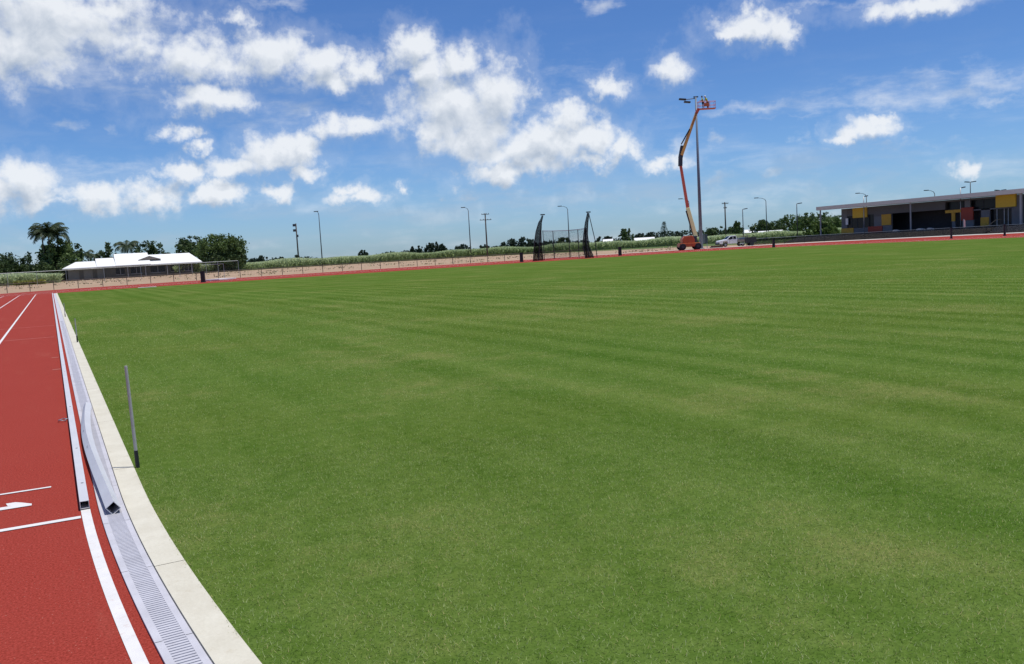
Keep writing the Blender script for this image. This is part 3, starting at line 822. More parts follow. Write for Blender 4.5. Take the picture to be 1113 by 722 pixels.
# local frame: x to the right of the view, y away from it, z up
def lp3(px, py, dy=0.0):
    p = deep(px, py, LD + dy) - lb
    return Vector((p.dot(rv), p.dot(fv), p.z))
ch = MB(); ch.box(-1.5, -1.0, 0.45, 1.55, 1.0, 1.0); ch.build('chassis', M_OR, lift, bevel=0.05)
MB().box(0.35, -1.12, 0.5, 1.05, -0.98, 0.95).build('side_step', M_OR, lift)
tu = MB(); tu.prism([(-1.0, 1.0), (0.75, 1.0), (0.75, 1.45), (0.5, 2.05), (-0.7, 2.05), (-1.05, 1.6)], -0.95, 0.95); tu.build('turret_housing', M_OR, lift, bevel=0.05)
MB().box(0.55, -0.8, 1.05, 1.15, 0.8, 2.0).build('counterweight', M_DPOLE, lift, bevel=0.06)
for sx in (-1.05, 1.2):
    for sy in (-1.0, 1.0):
        wh = MB(); wh.tube([(sx, sy - 0.2, 0.48), (sx, sy + 0.2, 0.48)], 0.48, 20); w_o = wh.build('wheel', M_TYRE, lift, bevel=0.05)
        MB().tube([(sx, sy - 0.225, 0.48), (sx, sy + 0.225, 0.48)], 0.22, 14).build('rim', M_DPOLE, w_o)
pv = lp3(756, 257.5); e1 = lp3(747.4, 226); e2 = lp3(739.3, 177); e3 = lp3(740.0, 164); e4 = lp3(758.5, 119)
for q in (pv, e1, e2, e3, e4): q.y = 0
MB().beam(pv, e1, 0.55, 0.66, up=(0, 1, 0), w2=0.50, h2=0.5).build('lower_boom', M_CREAM, lift, bevel=0.03)
MB().beam(pv + Vector((-0.38, 0, 0.4)), e1.lerp(pv, 0.1) + Vector((-0.34, 0, 0)), 0.16, 0.26, up=(0, 1, 0)).build('lift_cylinder', M_DPOLE, lift)
MB().beam(e1, e2, 0.40, 0.42, up=(0, 1, 0), w2=0.36, h2=0.36).build('telescopic_boom', M_OR2, lift, bevel=0.02)
kn = MB(); kn.beam(e2 + Vector((0, 0, -0.5)), e2.lerp(e3, 0.5), 0.55, 0.6, up=(0, 1, 0)); kn.beam(e2.lerp(e3, 0.4), e3 + Vector((0.3, 0, 0.7)), 0.6, 0.55, up=(0, 1, 0))
kn.build('knuckle', M_DPOLE, lift, bevel=0.04)
MB().beam(e2.lerp(e3, .6) + Vector((0.12, 0, 0)), e4.lerp(e3, 0.1), 0.42, 0.62, up=(0, 1, 0), w2=0.34, h2=0.42).build('upper_boom', M_OCH, lift, bevel=0.02)
MB().beam(e3 + Vector((0.05, -0.24, 0.9)), e3.lerp(e4, 0.5) + Vector((0, -0.24, 0.1)), 0.16, 0.2, up=(0, 1, 0)).build('boom_hose', M_BLACK, lift)
MB().beam(e3.lerp(e4, 0.62) + Vector((0, -0.21, 0)), e3.lerp(e4, 0.93) + Vector((0, -0.20, 0)), 0.06, 0.36, up=(0, 1, 0)).build('boom_plate', paint('brown_red_plate', (0.28, 0.075, 0.05), 0.5), lift)
# basket
bl, br_ = lp3(757.6, 119.5), lp3(777.3, 117.5); bl.y = br_.y = 0
bz = bl.z; x0_, x1_ = bl.x + 0.15, br_.x
MB().beam(e4.lerp(e3, 0.1), Vector((x0_ + 0.1, 0, bz + 0.15)), 0.4, 0.5, up=(0, 1, 0)).build('jib', M_OR2, lift, bevel=0.03)
bk = thing  # keep the name short
MB().box(x0_, -0.45, bz, x1_, 0.45, bz + 0.12).build('basket_floor', M_OR2, lift)
for (z_, rr) in ((0.55, 0.025), (1.08, 0.03)):
    MB().tube([(x0_, -0.43, bz + z_), (x1_, -0.43, bz + z_), (x1_, 0.43, bz + z_), (x0_, 0.43, bz + z_), (x0_, -0.43, bz + z_)], rr, 6).build('basket_rail', M_OR2, lift)
for sx in (0.02, 0.33, 0.66, 0.98):
    for sy in (-0.43, 0.43):
        x_ = x0_ + (x1_ - x0_) * sx
        MB().tube([(x_, sy, bz + 0.1), (x_, sy, bz + 1.08)], 0.028, 6).build('basket_upright', M_OR2, lift)
MB().box(x0_ + 0.75, -0.5, bz + 0.35, x0_ + 1.55, -0.44, bz + 0.85).build('control_box', M_OR, lift, bevel=0.02)

# the two workers in the basket
M_SKIN = paint('skin', (0.35, 0.20, 0.13), 0.6, var=0.08)
M_HIVIS = paint('yellow_green_hi_vis', (0.50, 0.62, 0.08), 0.7, var=0.1, scale=6)
M_NAVY = paint('navy_work_cloth', (0.02, 0.025, 0.05), 0.8, var=0.2)
M_HATW = paint('white_hard_hat', (0.8, 0.8, 0.78), 0.35, var=0.04)
M_HATD = paint('dark_hat_felt', (0.05, 0.06, 0.06), 0.8)
def skin_body(name, joints, bones, mat, parent, sub=2):
    me = bpy.data.meshes.new(name)
    me.from_pydata([j[:3] for j in joints], bones, []); me.update()
    o = bpy.data.objects.new(name, me); COL.objects.link(o)
    md = o.modifiers.new('skin', 'SKIN'); md.use_smooth_shade = True
    if not me.skin_vertices: me.attributes  # layer is created with the modifier
    for k, sv in enumerate(me.skin_vertices[0].data if me.skin_vertices else []):
        sv.radius = (joints[k][3], joints[k][3]); sv.use_root = (k == 0)
    sb = o.modifiers.new('smooth', 'SUBSURF'); sb.levels = 1; sb.render_levels = sub
    me.materials.append(mat)
    if parent: o.parent = parent
    return o
def worker(x, y, z, rz, label, lean, hat_mat, reach):
    """body of one piece from pelvis, spine, head, arms and legs; shirt and hat over it"""
    t = thing('person', label, 'person', tuple(lb + rv * x + fv * y + Vector((0, 0, z))), rz, group='workers in the raised basket')
    J = [(0, 0, 0.93, .135), (0, lean*.35, 1.15, .14), (0, lean*.75, 1.38, .15), (0, lean*.95, 1.50, .07), (0, lean*1.05, 1.60, .085), (0, lean*1.1, 1.70, .098), (0, lean*1.1, 1.76, .07),
         (.19, lean*.75, 1.42, .062), (.27, lean*.7+.08, 1.18, .048), (.25, lean*.7+reach, 1.10, .036), (.24, lean*.7+reach+.09, 1.10, .034),
         (-.19, lean*.75, 1.42, .062), (-.27, lean*.7+.08, 1.18, .048), (-.25, lean*.7+reach, 1.12, .036), (-.24, lean*.7+reach+.09, 1.12, .034),
         (.10, 0, .86, .095), (.11, .02, .48, .068), (.11, -.01, .10, .048), (.12, .13, .045, .04),
         (-.10, 0, .86, .095), (-.11, .02, .48, .068), (-.11, -.01, .10, .048), (-.12, .13, .045, .04)]
    B = [(0,1),(1,2),(2,3),(3,4),(4,5),(5,6),(2,7),(7,8),(8,9),(9,10),(2,11),(11,12),(12,13),(13,14),(0,15),(15,16),(16,17),(17,18),(0,19),(19,20),(20,21),(21,22)]
    skin_body('body', J, B, M_SKIN, t)
    S = [(0, 0, 0.90, .150), (0, lean*.35, 1.15, .158), (0, lean*.75, 1.39, .165), (.19, lean*.75, 1.43, .08), (.27, lean*.7+.08, 1.2, .064), (-.19, lean*.75, 1.43, .08), (-.27, lean*.7+.08, 1.2, .064)]
    skin_body('shirt', S, [(0,1),(1,2),(2,3),(3,4),(2,5),(5,6)], M_HIVIS, t)
    T = [(0, 0, 0.92, .148), (.10, 0, .84, .112), (.11, .02, .48, .084), (.11, -.01, .13, .066), (-.10, 0, .84, .112), (-.11, .02, .48, .084), (-.11, -.01, .13, .066)]
    skin_body('trousers', T, [(0,1),(1,2),(2,3),(0,4),(4,5),(5,6)], M_NAVY, t)
    h = MB(); hy = lean * 1.1
    h.tube([(0, hy, 1.735), (0, hy, 1.74), (0, hy, 1.80), (0, hy, 1.85), (0, hy, 1.87)], [.17, .125, .118, .08, .02], 14); h.build('hat', hat_mat, t, smooth=False)
    f_ = MB(); f_.ellipsoid((.035, hy + .092, 1.69), (.012, .008, .008), 8, 6); f_.ellipsoid((-.035, hy + .092, 1.69), (.012, .008, .008), 8, 6); f_.build('eye', M_BLACK, t)
    n_ = MB(); n_.ellipsoid((0, hy + .105, 1.66), (.014, .02, .022), 8, 6); n_.build('nose', M_SKIN, t)
    m_ = MB(); m_.ellipsoid((0, hy + .090, 1.622), (.026, .008, .006), 8, 6); m_.build('mouth', paint('lip', (0.25, 0.09, 0.07), 0.6), t)
worker(x0_ + 0.75, 0.05, bz + 0.12, -PSI + R(75), 'standing worker in yellow green hi vis shirt and dark hat in lift basket', 0.10, M_HATD, 0.34)
worker(x0_ + 1.45, 0.10, bz + 0.12, -PSI + R(100), 'worker stooping to the right in the lift basket, wearing white hard hat', 0.34, M_HATW, 0.22)

# ------------------------------------------------------------------ cabinet, utility vehicle, dark trailer
cbn = deep(766.2, 270, 139.0); cbn.z = 0
ec = thing('electrical_cabinet', 'dark green electrical cabinet on a post frame right of the floodlight mast', 'cabinet', tuple(cbn), -PSI)
M_GRN = paint('dark_green_enamel', (0.035, 0.055, 0.055), 0.5)
MB().box(-0.42, -0.25, 0.75, 0.42, 0.25, 2.2).build('cabinet_body', M_GRN, ec, bevel=0.02)
MB().box(-0.38, -0.275, 0.8, 0.0, -0.252, 2.15).build('cabinet_door', paint('grey_green_enamel', (0.09, 0.12, 0.12), 0.5), ec)
for sx in (-0.36, 0.36): MB().box(sx - .04, -.04, 0, sx + .04, .04, 0.75).build('leg', M_GALV, ec)

UD = 143.0
ub = deep(795, 270.2, UD); ub.z = 0
M_WHITECAR = paint('white_car_paint', (0.78, 0.79, 0.80), 0.25, var=0.03, spec=0.6)
M_GLASS = paint('dark_window_glass', (0.012, 0.015, 0.018), 0.25, var=0.1, spec=0.25)
ut = thing('utility_truck', 'white utility truck with tan tray parked behind track beside the mast', 'utility truck', tuple(ub), -PSI + R(8))
ut.scale = (0.92, 0.92, 0.92)
# nose towards -x
bd = MB()
bd.prism([(-2.5, 0.55), (-2.5, 1.0), (-2.35, 1.12), (-1.15, 1.28), (-0.45, 1.86), (0.55, 1.9), (0.78, 1.25), (0.78, 0.5), (-0.95, 0.5), (-1.05, 0.95), (-1.75, 0.95), (-1.9, 0.5)], -0.85, 0.85)
bd.build('cab', M_WHITECAR, ut, bevel=0.05)
gl = MB(); gl.prism([(-0.98, 1.30), (-0.42, 1.78), (-0.05, 1.8), (-0.05, 1.30)], -0.862, 0.862); gl.prism([(0.05, 1.30), (0.05, 1.8), (0.48, 1.8), (0.62, 1.30)], -0.862, 0.862); gl.build('side_window', M_GLASS, ut)
ws = MB(); ws.quad((-1.10, -0.72, 1.335), (-1.10, 0.72, 1.335), (-0.52, 0.66, 1.835), (-0.52, -0.66, 1.835)); ws.build('windscreen', M_GLASS, ut)
MB().box(-2.62, -0.86, 0.42, -2.45, 0.86, 0.72).build('bumper', M_BLACK, ut, bevel=0.03)
MB().box(-2.53, -0.8, 0.82, -2.5, -0.5, 0.98).build('headlight', paint('headlight_glass', (0.6, 0.62, 0.62), 0.1), ut)
MB().box(-2.53, 0.5, 0.82, -2.5, 0.8, 0.98).build('headlight', paint('headlight_glass', (0.6, 0.62, 0.62), 0.1), ut)
MB().box(-0.6, -0.96, 1.2, -0.5, -0.86, 1.35).build('side_mirror', M_BLACK, ut)
M_TAN = paint('dusty_tan_tray', (0.30, 0.27, 0.22), 0.7, var=0.15)
tr_ = MB(); tr_.box(0.85, -0.95, 0.75, 2.75, 0.95, 0.85); tr_.box(0.85, -0.95, 0.852, 2.75, -0.9, 1.15); tr_.box(0.85, 0.9, 0.852, 2.75, 0.95, 1.15); tr_.build('tray', M_TAN, ut)
rk_ = MB()
for p in (((0.9, -0.9, 1.15), (1.15, -0.9, 1.72)), ((2.7, -0.9, 1.15), (2.7, -0.9, 1.72)), ((1.1, -0.9, 1.72), (2.75, -0.9, 1.72)), ((0.9, 0.9, 1.15), (1.15, 0.9, 1.72)), ((2.7, 0.9, 1.15), (2.7, 0.9, 1.72)), ((1.1, 0.9, 1.72), (2.75, 0.9, 1.72)), ((2.7, -0.9, 1.72), (2.7, 0.9, 1.72))):
    rk_.tube(p, 0.045, 6)
rk_.build('tray_rack', M_TAN, ut)
MB().box(1.2, -0.8, 0.86, 2.55, 0.8, 1.5).build('tool_box', M_POLE, ut, bevel=0.03)
for sx in (-1.4, 1.75):
    for sy in (-0.78, 0.78):
        w_o = MB().tube([(sx, sy - 0.11, 0.36), (sx, sy + 0.11, 0.36)], 0.36, 18).build('wheel', M_TYRE, ut, bevel=0.04)
        MB().tube([(sx, sy - 0.125, 0.36), (sx, sy + 0.125, 0.36)], 0.2, 12).build('rim', M_GALV, w_o)
pg = deep(778.5, 270.6, 139.0); pg.z = 0
pl_ = thing('pallet_stack', 'low dark pile of timber on the ground in front of the white utility truck', 'timber pile', tuple(pg), -PSI)
for z_ in (0, 0.17): MB().box(-0.9 + z_, -0.5, z_, 0.9 + z_ * .4, 0.5, z_ + 0.16).build('timber_layer', paint('brown_timber', (0.10, 0.055, 0.035), 0.8), pl_)
tg = deep(816, 269.0, 140.0); tg.z = 0
tl = thing('small_trailer', 'dark box trailer parked between the utility truck and black fence', 'trailer', tuple(tg), -PSI)
MB().box(-0.75, -0.7, 0.45, 0.75, 0.7, 1.35).build('trailer_box', M_BLACK, tl, bevel=0.03)
MB().tube([(-0.75, 0, 0.45), (-1.7, 0, 0.45)], 0.05, 6).build('drawbar', M_GALV, tl)
MB().tube([(-1.6, 0, 0.0), (-1.6, 0, 0.5)], 0.04, 6).build('jockey_stand', M_GALV, tl)
for sy in (-0.8, 0.8): MB().tube([(0, sy - .09, .3), (0, sy + .09, .3)], 0.3, 16).build('wheel', M_TYRE, tl)
#PART3
# ------------------------------------------------------------------ lamps and power poles
def street_lamp(px, top, hx, depth, label, arm_down=0.2, group='street lamps along the far road', mat=None):
    """tall lamp with one curved arm; hx: column of the lamp head"""
    mat = mat or M_DPOLE
    b = deep(px + (290 - top) * 0.05, 270, depth); b.z = 0
    H = deep(px, top, depth).z
    t = thing('street_lamp', label, 'street lamp', tuple(b), -PSI, group)
    s = depth / FPX; dx = (hx - px) * s; sg = -1 if dx < 0 else 1
    MB().tube([(0, 0, 0), (0, 0, H * .5), (0, 0, H - 0.8)], [0.17, 0.13, 0.10], 8).build('lamp_pole', mat, t, smooth=True)
    MB().tube([(0, 0, H - 0.8), (dx * .12, 0, H - 0.2), (dx * .45, 0, H + .15), (dx * .85, 0, H + .28)], [0.09, 0.075, 0.06, 0.05], 6).build('lamp_arm', mat, t)
    MB().box(dx - 0.62, -0.2, H + .2, dx + 0.62, 0.2, H + .42).build('lamp_head', mat, t, bevel=0.05)
def post_lamp(px, top, base, depth, label, heads=(1,), group='post lamps of the sports ground', mat=None, hw=0.75, z0=0.0):
    mat = mat or M_DPOLE
    b = deep(base[0], base[1], depth); b.z = z0
    H = deep(px, top, depth).z - z0
    t = thing('post_lamp', label, 'lamp post', tuple(b), -PSI, group)
    MB().tube([(0, 0, 0), (0, 0, H)], [0.10, 0.07], 8).build('lamp_pole', mat, t, smooth=True)
    for sg in heads:
        MB().beam((0, 0, H - 0.04), (sg * 0.25, 0, H), 0.08).build('lamp_arm', mat, t)
        MB().beam((sg * 0.2, 0, H), (sg * (0.2 + hw), 0, H + 0.08), 0.36, 0.16).build('lamp_head', M_DPOLE, t, bevel=0.03)
def power_pole(px, top, depth, label, arms, stub=()):
    b = deep(px + (285 - top) * 0.05, 270, depth); b.z = 0
    H = deep(px, top, depth).z
    t = thing('power_pole', label, 'power pole', tuple(b), -PSI + R(10), group='timber power poles beyond the cane')
    MB().tube([(0, 0, 0), (0, 0, H)], [0.24, 0.17], 9).build('pole', M_TIMBER, t, smooth=True)
    for dz, w_ in arms:
        a = MB().beam((-w_, -0.2, H - dz), (w_, -0.2, H - dz), 0.14, 0.16).build('cross_arm', M_TIMBER, t)
        for k in (-.9, -.35, .35, .9): MB().tube([(k * w_, -0.2, H - dz + .08), (k * w_, -0.2, H - dz + .34)], [0.07, 0.05], 6).build('insulator', M_DPOLE, a)
    for dz, dx in stub:
        MB().box(min(0, dx), -0.45, H - dz - .35, max(0, dx), -0.15, H - dz + .35).build('switch_box', M_DPOLE, t)
street_lamp(346.3, 231, 343.6, 255, 'tall street lamp on the left rising out of cane right of power pole')
street_lamp(508.3, 226.5, 502.8, 262, 'tall street lamp just left of the middle power pole')
street_lamp(615.8, 225, 607.5, 262, 'tall street lamp seen behind the net throwing cage')
street_lamp(747, 217, 738, 262, 'street lamp mostly hidden behind the cream boom of the lift')
street_lamp(830.3, 216, 820, 262, 'tall thin street lamp with left arm over dark trees near the pavilion')
street_lamp(938.8, 211, 929.5, 255, 'street lamp whose arm shows above the left pavilion roof')
street_lamp(1012.5, 208, 1003.5, 240, 'street lamp whose arm shows above the middle pavilion roof')
power_pole(321.5, 243, 258, 'leaning timber power pole left, beside a tall street lamp', (), ((0.5, -.9), (2.0, -.9), (3.6, .5)))
power_pole(526.8, 232, 258, 'timber power pole with double cross arms left of throwing cage', ((0.3, 1.1), (1.9, 1.7)))
power_pole(786.2, 220, 262, 'timber power pole with single cross arm right of the floodlight mast', ((0.4, 1.0), (1.7, .5)))
post_lamp(806.5, 227.5, (808.2, 262), 175, 'short post lamp between power pole and dark trees', (1,))
post_lamp(865.3, 221.5, (867.0, 262), 165, 'post lamp with one head behind the black mesh fence', (1,))
post_lamp(941.2, 213.5, (939.4, 254), 149, 'post lamp in front of the left yellow pavilion panel', (1,), mat=M_GALV, z0=0.8, hw=.5)
post_lamp(1042.6, 204.3, (1044.3, 248), 134, 'post lamp in front of the pavilion beside the red panel', (1,), mat=M_GALV, z0=0.8, hw=.5)
post_lamp(1054.6, 198, (1055, 240), 160, 'double headed lamp rising behind the pavilion roof', (1, -1), z0=0.0, hw=.8)
post_lamp(1087.5, 207, (1087.5, 240), 160, 'double headed lamp barely clearing the roof at right', (1, -1), z0=0.0, hw=.8)

# ------------------------------------------------------------------ pavilion
PX, PZ, PB = 122.0, 0.85, 14.0          # facade plane, floor level, depth
pav = thing('pavilion', 'long low grey sports pavilion with flat roof and yellow and red wall panels', 'building', (PX, 78.6, PZ))
M_GREY = paint('grey_blue_block', (0.135, 0.143, 0.155), 0.8, var=0.12, scale=0.8, bump=0.1, bscale=8)
M_DGREY = paint('dark_grey_cladding', (0.10, 0.10, 0.105), 0.7, var=0.1, scale=0.6)
M_CHAR = paint('charcoal_interior', (0.04, 0.042, 0.05), 0.8, var=0.15)
M_YEL = paint('yellow_panel_paint', (0.62, 0.40, 0.030), 0.55, var=0.05)
M_MUS = paint('mustard_panel_paint', (0.48, 0.28, 0.030), 0.6, var=0.06)
M_REDP = paint('red_panel_paint', (0.30, 0.045, 0.025), 0.6, var=0.06)
M_ROOF = paint('pale_grey_roof_metal', (0.42, 0.42, 0.43), 0.5, metal=0.2, var=0.06)
M_SOFF = paint('grey_soffit', (0.30, 0.30, 0.31), 0.7, var=0.05)
def fac(name, y0, y1, z0, z1, mat, proud=0.0, thick=0.25, label=None, x=0.0):
    """a piece of the facade between two stations along the track and two heights over the datum"""
    o = MB().box(x - proud, min(y0, y1) - 78.6, z0 - PZ, x + thick, max(y0, y1) - 78.6, z1 - PZ).build(name, mat, pav)
    if label: o['label'] = label
    return o
F0, RT = 0.85, 5.25
# ground slab
MB().box(-3.5, -16, -0.95, 15, 36, 0.0).build('floor_slab', paint('grey_slab', (0.36, 0.34, 0.31), 0.85, var=0.08), pav)
# outer walls, back wall, left end wall
fac('back_wall', 66, 110.3, F0, RT, M_DGREY, x=PB)
MB().box(0.26, 110.05 - 78.6, 0, PB - 0.01, 110.3 - 78.6, RT - PZ).build('end_wall', M_GREY, pav)
fac('inner_wall', 79.0, 110.0, F0, RT, M_CHAR, x=4.5)
MB().box(0.26, 78.5 - 78.6, 0, PB - 0.01, 78.75 - 78.6, RT - PZ).build('end_wall', M_GREY, pav)
# facade pieces from the left end (far) to the right (near)
fac('wall_panel', 110.3, 109.1, F0, RT, M_GREY)
fac('wall_panel', 109.1, 103.5, 3.95, RT, M_DGREY)
fac('wall_panel', 109.1, 103.5, F0, 1.83, M_GREY)
fac('wall_panel', 103.5, 100.0, F0, 3.55, M_GREY)
fac('wall_panel', 103.5, 90.25, 3.86, RT, M_DGREY, proud=0.02)
fac('wall_panel', 103.5, 100.0, 3.55, 3.86, M_DGREY)
fac('yellow_panel', 107.8, 104.8, 3.56, 5.2, M_YEL, proud=0.12, thick=-0.01, label='bright yellow square panel under the eave, left')
fac('ochre_panel', 110.32, 107.7, F0, 1.9, M_MUS, proud=0.10, thick=-0.01, label='low ochre panel at the left corner')
fac('red_panel', 104.66, 101.8, F0, 1.95, M_REDP, proud=0.11, thick=-0.01, label='low dark red panel below the windows')
fac('ochre_panel', 101.9, 100.06, 2.04, 3.8, M_MUS, proud=0.12, thick=-0.01, label='ochre square panel left of the large opening')
wn = fac('window', 109.1, 103.5, 1.83, 3.95, M_GLASS, x=0.14, thick=0.03)
for y in (108.2, 107.0, 105.8, 104.6):
    o = MB().box(0.08, y - 78.6 - .03, 1.83 - PZ, 0.135, y - 78.6 + .03, 3.95 - PZ).build('window_frame', M_DPOLE, wn)
MB().box(-0.18, 108.75 - 78.6, 2.5 - PZ, -0.12, 109.25 - 78.6, 3.6 - PZ).build('notice_board', paint('white_board', (0.7, 0.7, 0.7), 0.5), pav)
# right of the large opening: low block, high strip windows
hw_ = fac('window', 90.25, 81.95, 3.55, 4.95, M_GLASS, x=0.6, thick=0.03)
hw_['label'] = 'dark strip of high windows under the eave'
for y in (88.4, 86.4, 84.4): MB().box(0.52, y - 78.6 - .04, 3.55 - PZ, 0.595, y - 78.6 + .04, 4.95 - PZ).build('window_frame', M_DPOLE, hw_)
fac('wall_panel', 90.25, 81.95, 4.95, RT, M_DGREY)
fac('wall_panel', 85.6, 81.95, 3.38, 3.55, M_GREY)
fac('wall_panel', 87.0, 86.1, 3.95, 4.95, M_GREY, proud=0.03)
fac('ochre_band', 90.2, 87.6, 3.28, 3.72, M_MUS, proud=0.10, thick=0.1, label='ochre band over the entrance')
fac('ochre_panel', 89.15, 88.6, 2.0, 3.27, M_MUS, proud=0.09, thick=0.1)
fac('wall_panel', 89.15, 88.6, F0, 2.0, M_GREY)
fac('red_panel', 87.55, 85.6, 2.04, 3.93, M_REDP, proud=0.12, thick=0.12, label='large red square panel beside the lamp post')
fac('wall_panel', 87.4, 85.6, F0, 2.04, M_GREY)
fac('wall_panel', 84.4, 83.03, F0, 3.55, M_GREY)
fac('ochre_panel', 84.42, 83.12, F0 + .04, 2.31, M_MUS, proud=0.1, thick=-0.01, label='low ochre panel right of the dark doorway')
fac('yellow_panel', 81.95, 78.97, 3.57, 5.42, M_YEL, proud=0.25, thick=0.1, label='large bright yellow panel under the right eave')
fac('wall_panel', 81.95, 79.6, 3.38, 3.56, M_GREY)
fac('wall_panel', 79.7, 78.5, F0, RT, M_GREY)
dr = fac('glass_door', 83.0, 79.7, F0, 3.38, M_GLASS, x=0.5, thick=0.03)
for y in (82.2, 81.1, 80.5): MB().box(0.42, y - 78.6 - .05, 0.02, 0.495, y - 78.6 + .05, 3.38 - PZ).build('door_frame', M_GALV, dr)
dr2 = fac('doorway', 85.6, 84.4, F0, 3.55, M_CHAR, x=1.2, thick=0.05)
# right wing continuing out of the picture
fac('wall_panel', 78.45, 62, F0, 4.9, M_GREY, x=2.4)
fac('window', 77.6, 74.2, 1.0, 3.3, M_GLASS, x=2.36, thick=0.03)
# roof: thin deep-eaved slab with fascia
rf = MB(); rf.prism([(-2.3, RT - PZ + 0.02), (-2.3, RT - PZ + 0.60), (15.2, RT - PZ + 0.95), (15.2, RT - PZ + 0.5)], -17.0, 35.0); rf.build('roof', M_ROOF, pav)
MB().box(-2.38, -17.1, RT - PZ + 0.06, -2.305, 35.1, RT - PZ + 0.66).build('fascia', paint('warm_grey_fascia', (0.58, 0.55, 0.50), 0.6, var=0.05), pav)
for y, w_ in ((113.2, .09), (94.9, .09), (77.1, .14)):
    MB().box(-1.9 - w_, y - 78.6 - w_, 0, -1.9 + w_, y - 78.6 + w_, RT - PZ + 0.02).build('column', M_SOFF, pav)
# people height furniture glimpsed on the terrace
for y, w_ in ((97.1, 1.0), (92.6, 1.3), (90.9, .9)):
    tag(MB().prism([(-w_/2, 0), (w_/2, 0), (w_*.4, .28), (w_*.1, .38), (-w_*.35, .25)], 0, 0.7, axis='x').build('covered_pile', paint('pale_tarp', (0.5, 0.48, 0.45), 0.8), loc=(PX - 2.9, y, PZ)),
        {97.1: 'small pale covered heap at the foot of the middle column', 92.6: 'larger pale covered heap before the dark opening', 90.9: 'pale covered heap at the right of the dark opening'}[y], 'covered heap', 'covered heaps on the pavilion terrace')
g = deep(1047.3, 248, 126.0)
pk = thing('banner_flag', 'slim pale pink flag banner standing before the red pavilion panel', 'flag', (g.x, g.y, 0.0), -PSI)
MB().tube([(0, 0, 0), (0, 0, 2.2)], 0.03, 6).build('flag_pole', M_GALV, pk)
fg = MB(); fg.prism([(0.03, 1.0), (0.30, 1.02), (0.24, 2.0), (0.03, 2.2)], -0.012, 0.012); fg.build('flag_cloth', paint('pale_pink_cloth', (0.72, 0.42, 0.42), 0.8), pk)
# stairs at the right edge
st = thing('stairway', 'concrete steps with black handrails at the right end of the black fence', 'stairs', (115.6, 76.0, 0.0))
for k in range(5):
    MB().box(k * 0.42, -3, 0.0, k * 0.42 + (0.42 if k < 4 else 1.0), 3, 0.17 * (k + 1)).build('step', paint('step_concrete', (0.38, 0.36, 0.33), 0.85, var=0.1), st)
for y in (-3.0, 3.0):
    h_ = MB(); h_.tube([(-.2, y, 0.95), (1.9, y, 1.85), (2.9, y, 1.85)], 0.045, 6)
    for x_, z_ in ((-.2, .95), (.85, 1.4), (1.9, 1.85), (2.9, 1.85)): h_.tube([(x_, y, 0), (x_, y, z_)], 0.04, 6)
    h_.build('handrail', M_BLACK, st)
# raised bank under the terrace
bk_ = MB(); bk_.prism([(114.9, -0.02), (118.4, 0.78), (118.4, -0.02)], 79.5, 117); 
tag(bk_.build('embankment', paint('dark_mulch', (0.055, 0.05, 0.045), 0.95, var=0.3, scale=2)), 'dark mulched bank between the black fence and pavilion terrace', kind='structure')

# ------------------------------------------------------------------ white roofed house
hs = thing('long_house', 'long low brown house with bright white stepped roof', 'house', (3.4, 240, 0))
M_WROOF = paint('white_roof_sheet', (0.80, 0.80, 0.77), 0.5, var=0.04, scale=0.4)
M_BRICK = paint('olive_brown_brick', (0.09, 0.087, 0.072), 0.85, var=0.15, scale=0.6)
M_BRICK2 = paint('grey_green_cladding', (0.17, 0.17, 0.15), 0.85, var=0.1, scale=0.5)
MB().box(0.6, 0.6, 0, 8.8, 9.4, 3.0).build('wall', M_BRICK2, hs)
MB().box(8.805, 0.0, 0, 29.4, 9.8, 2.95).build('wall', M_BRICK, hs)
def hip(x0, x1, y0, y1, z0, z1, hl, hr, name='roof'):
    ym = (y0 + y1) / 2; mb = MB()
    a, b, c, d = (x0, y0, z0), (x1, y0, z0), (x1, y1, z0), (x0, y1, z0); e, f = (x0 + hl, ym, z1), (x1 - hr, ym, z1)
    mb.quad(a, b, f, e); mb.quad(c, d, e, f); mb.quad(d, a, e) if True else 0; mb.quad(b, c, f); mb.quad(a, d, c, b)
    for p, q in ((a, b),): mb.box(p[0], p[1] - .05, p[2] - .18, q[0], p[1] - .004, p[2] + .02)
    return mb.build(name, M_WROOF, hs)
hip(-0.6, 8.0, -0.5, 10.5, 3.02, 4.55, 3.2, 0.05); hip(7.0, 12.2, -0.8, 10.8, 3.06, 5.15, 0.05, 0.05)
hip(11.3, 19.3, -1.0, 11.2, 3.10, 6.05, 0.05, 0.05); hip(18.6, 31.6, -0.9, 11.0, 2.98, 5.45, 0.05, 2.2)
MB().prism([(16.6, 4.22), (22.0, 4.22), (19.3, 5.10)], 0.9, 4.6).build('gable_vent', paint('brown_gable', (0.20, 0.175, 0.15), 0.8), hs)
for x_, w_ in ((11.2, 2.0), (14.6, 2.6), (19.2, 3.4), (24.0, 3.0), (27.4, 1.6)):
    f_ = MB().box(x_, -0.06, 0.9, x_ + w_, -0.004, 2.35).build('window', M_GLASS, hs)
    fr_ = MB(); fr_.box(x_ - .08, -0.10, 0.82, x_ + w_ + .08, -0.065, 0.9); fr_.box(x_ + w_/2 - .04, -0.10, 0.9, x_ + w_/2 + .04, -0.065, 2.35); fr_.build('window_frame', M_SOFF, f_)
for x_ in (3.0, 6.0): MB().box(x_, 0.54, 0.2, x_ + 1.0, 0.596, 2.3).build('door', M_BRICK, hs)
for x_ in (13.8, 17.9, 23.0, 28.9): MB().box(x_, -0.75, 0, x_ + .14, -0.61, 3.0).build('verandah_post', M_SOFF, hs)

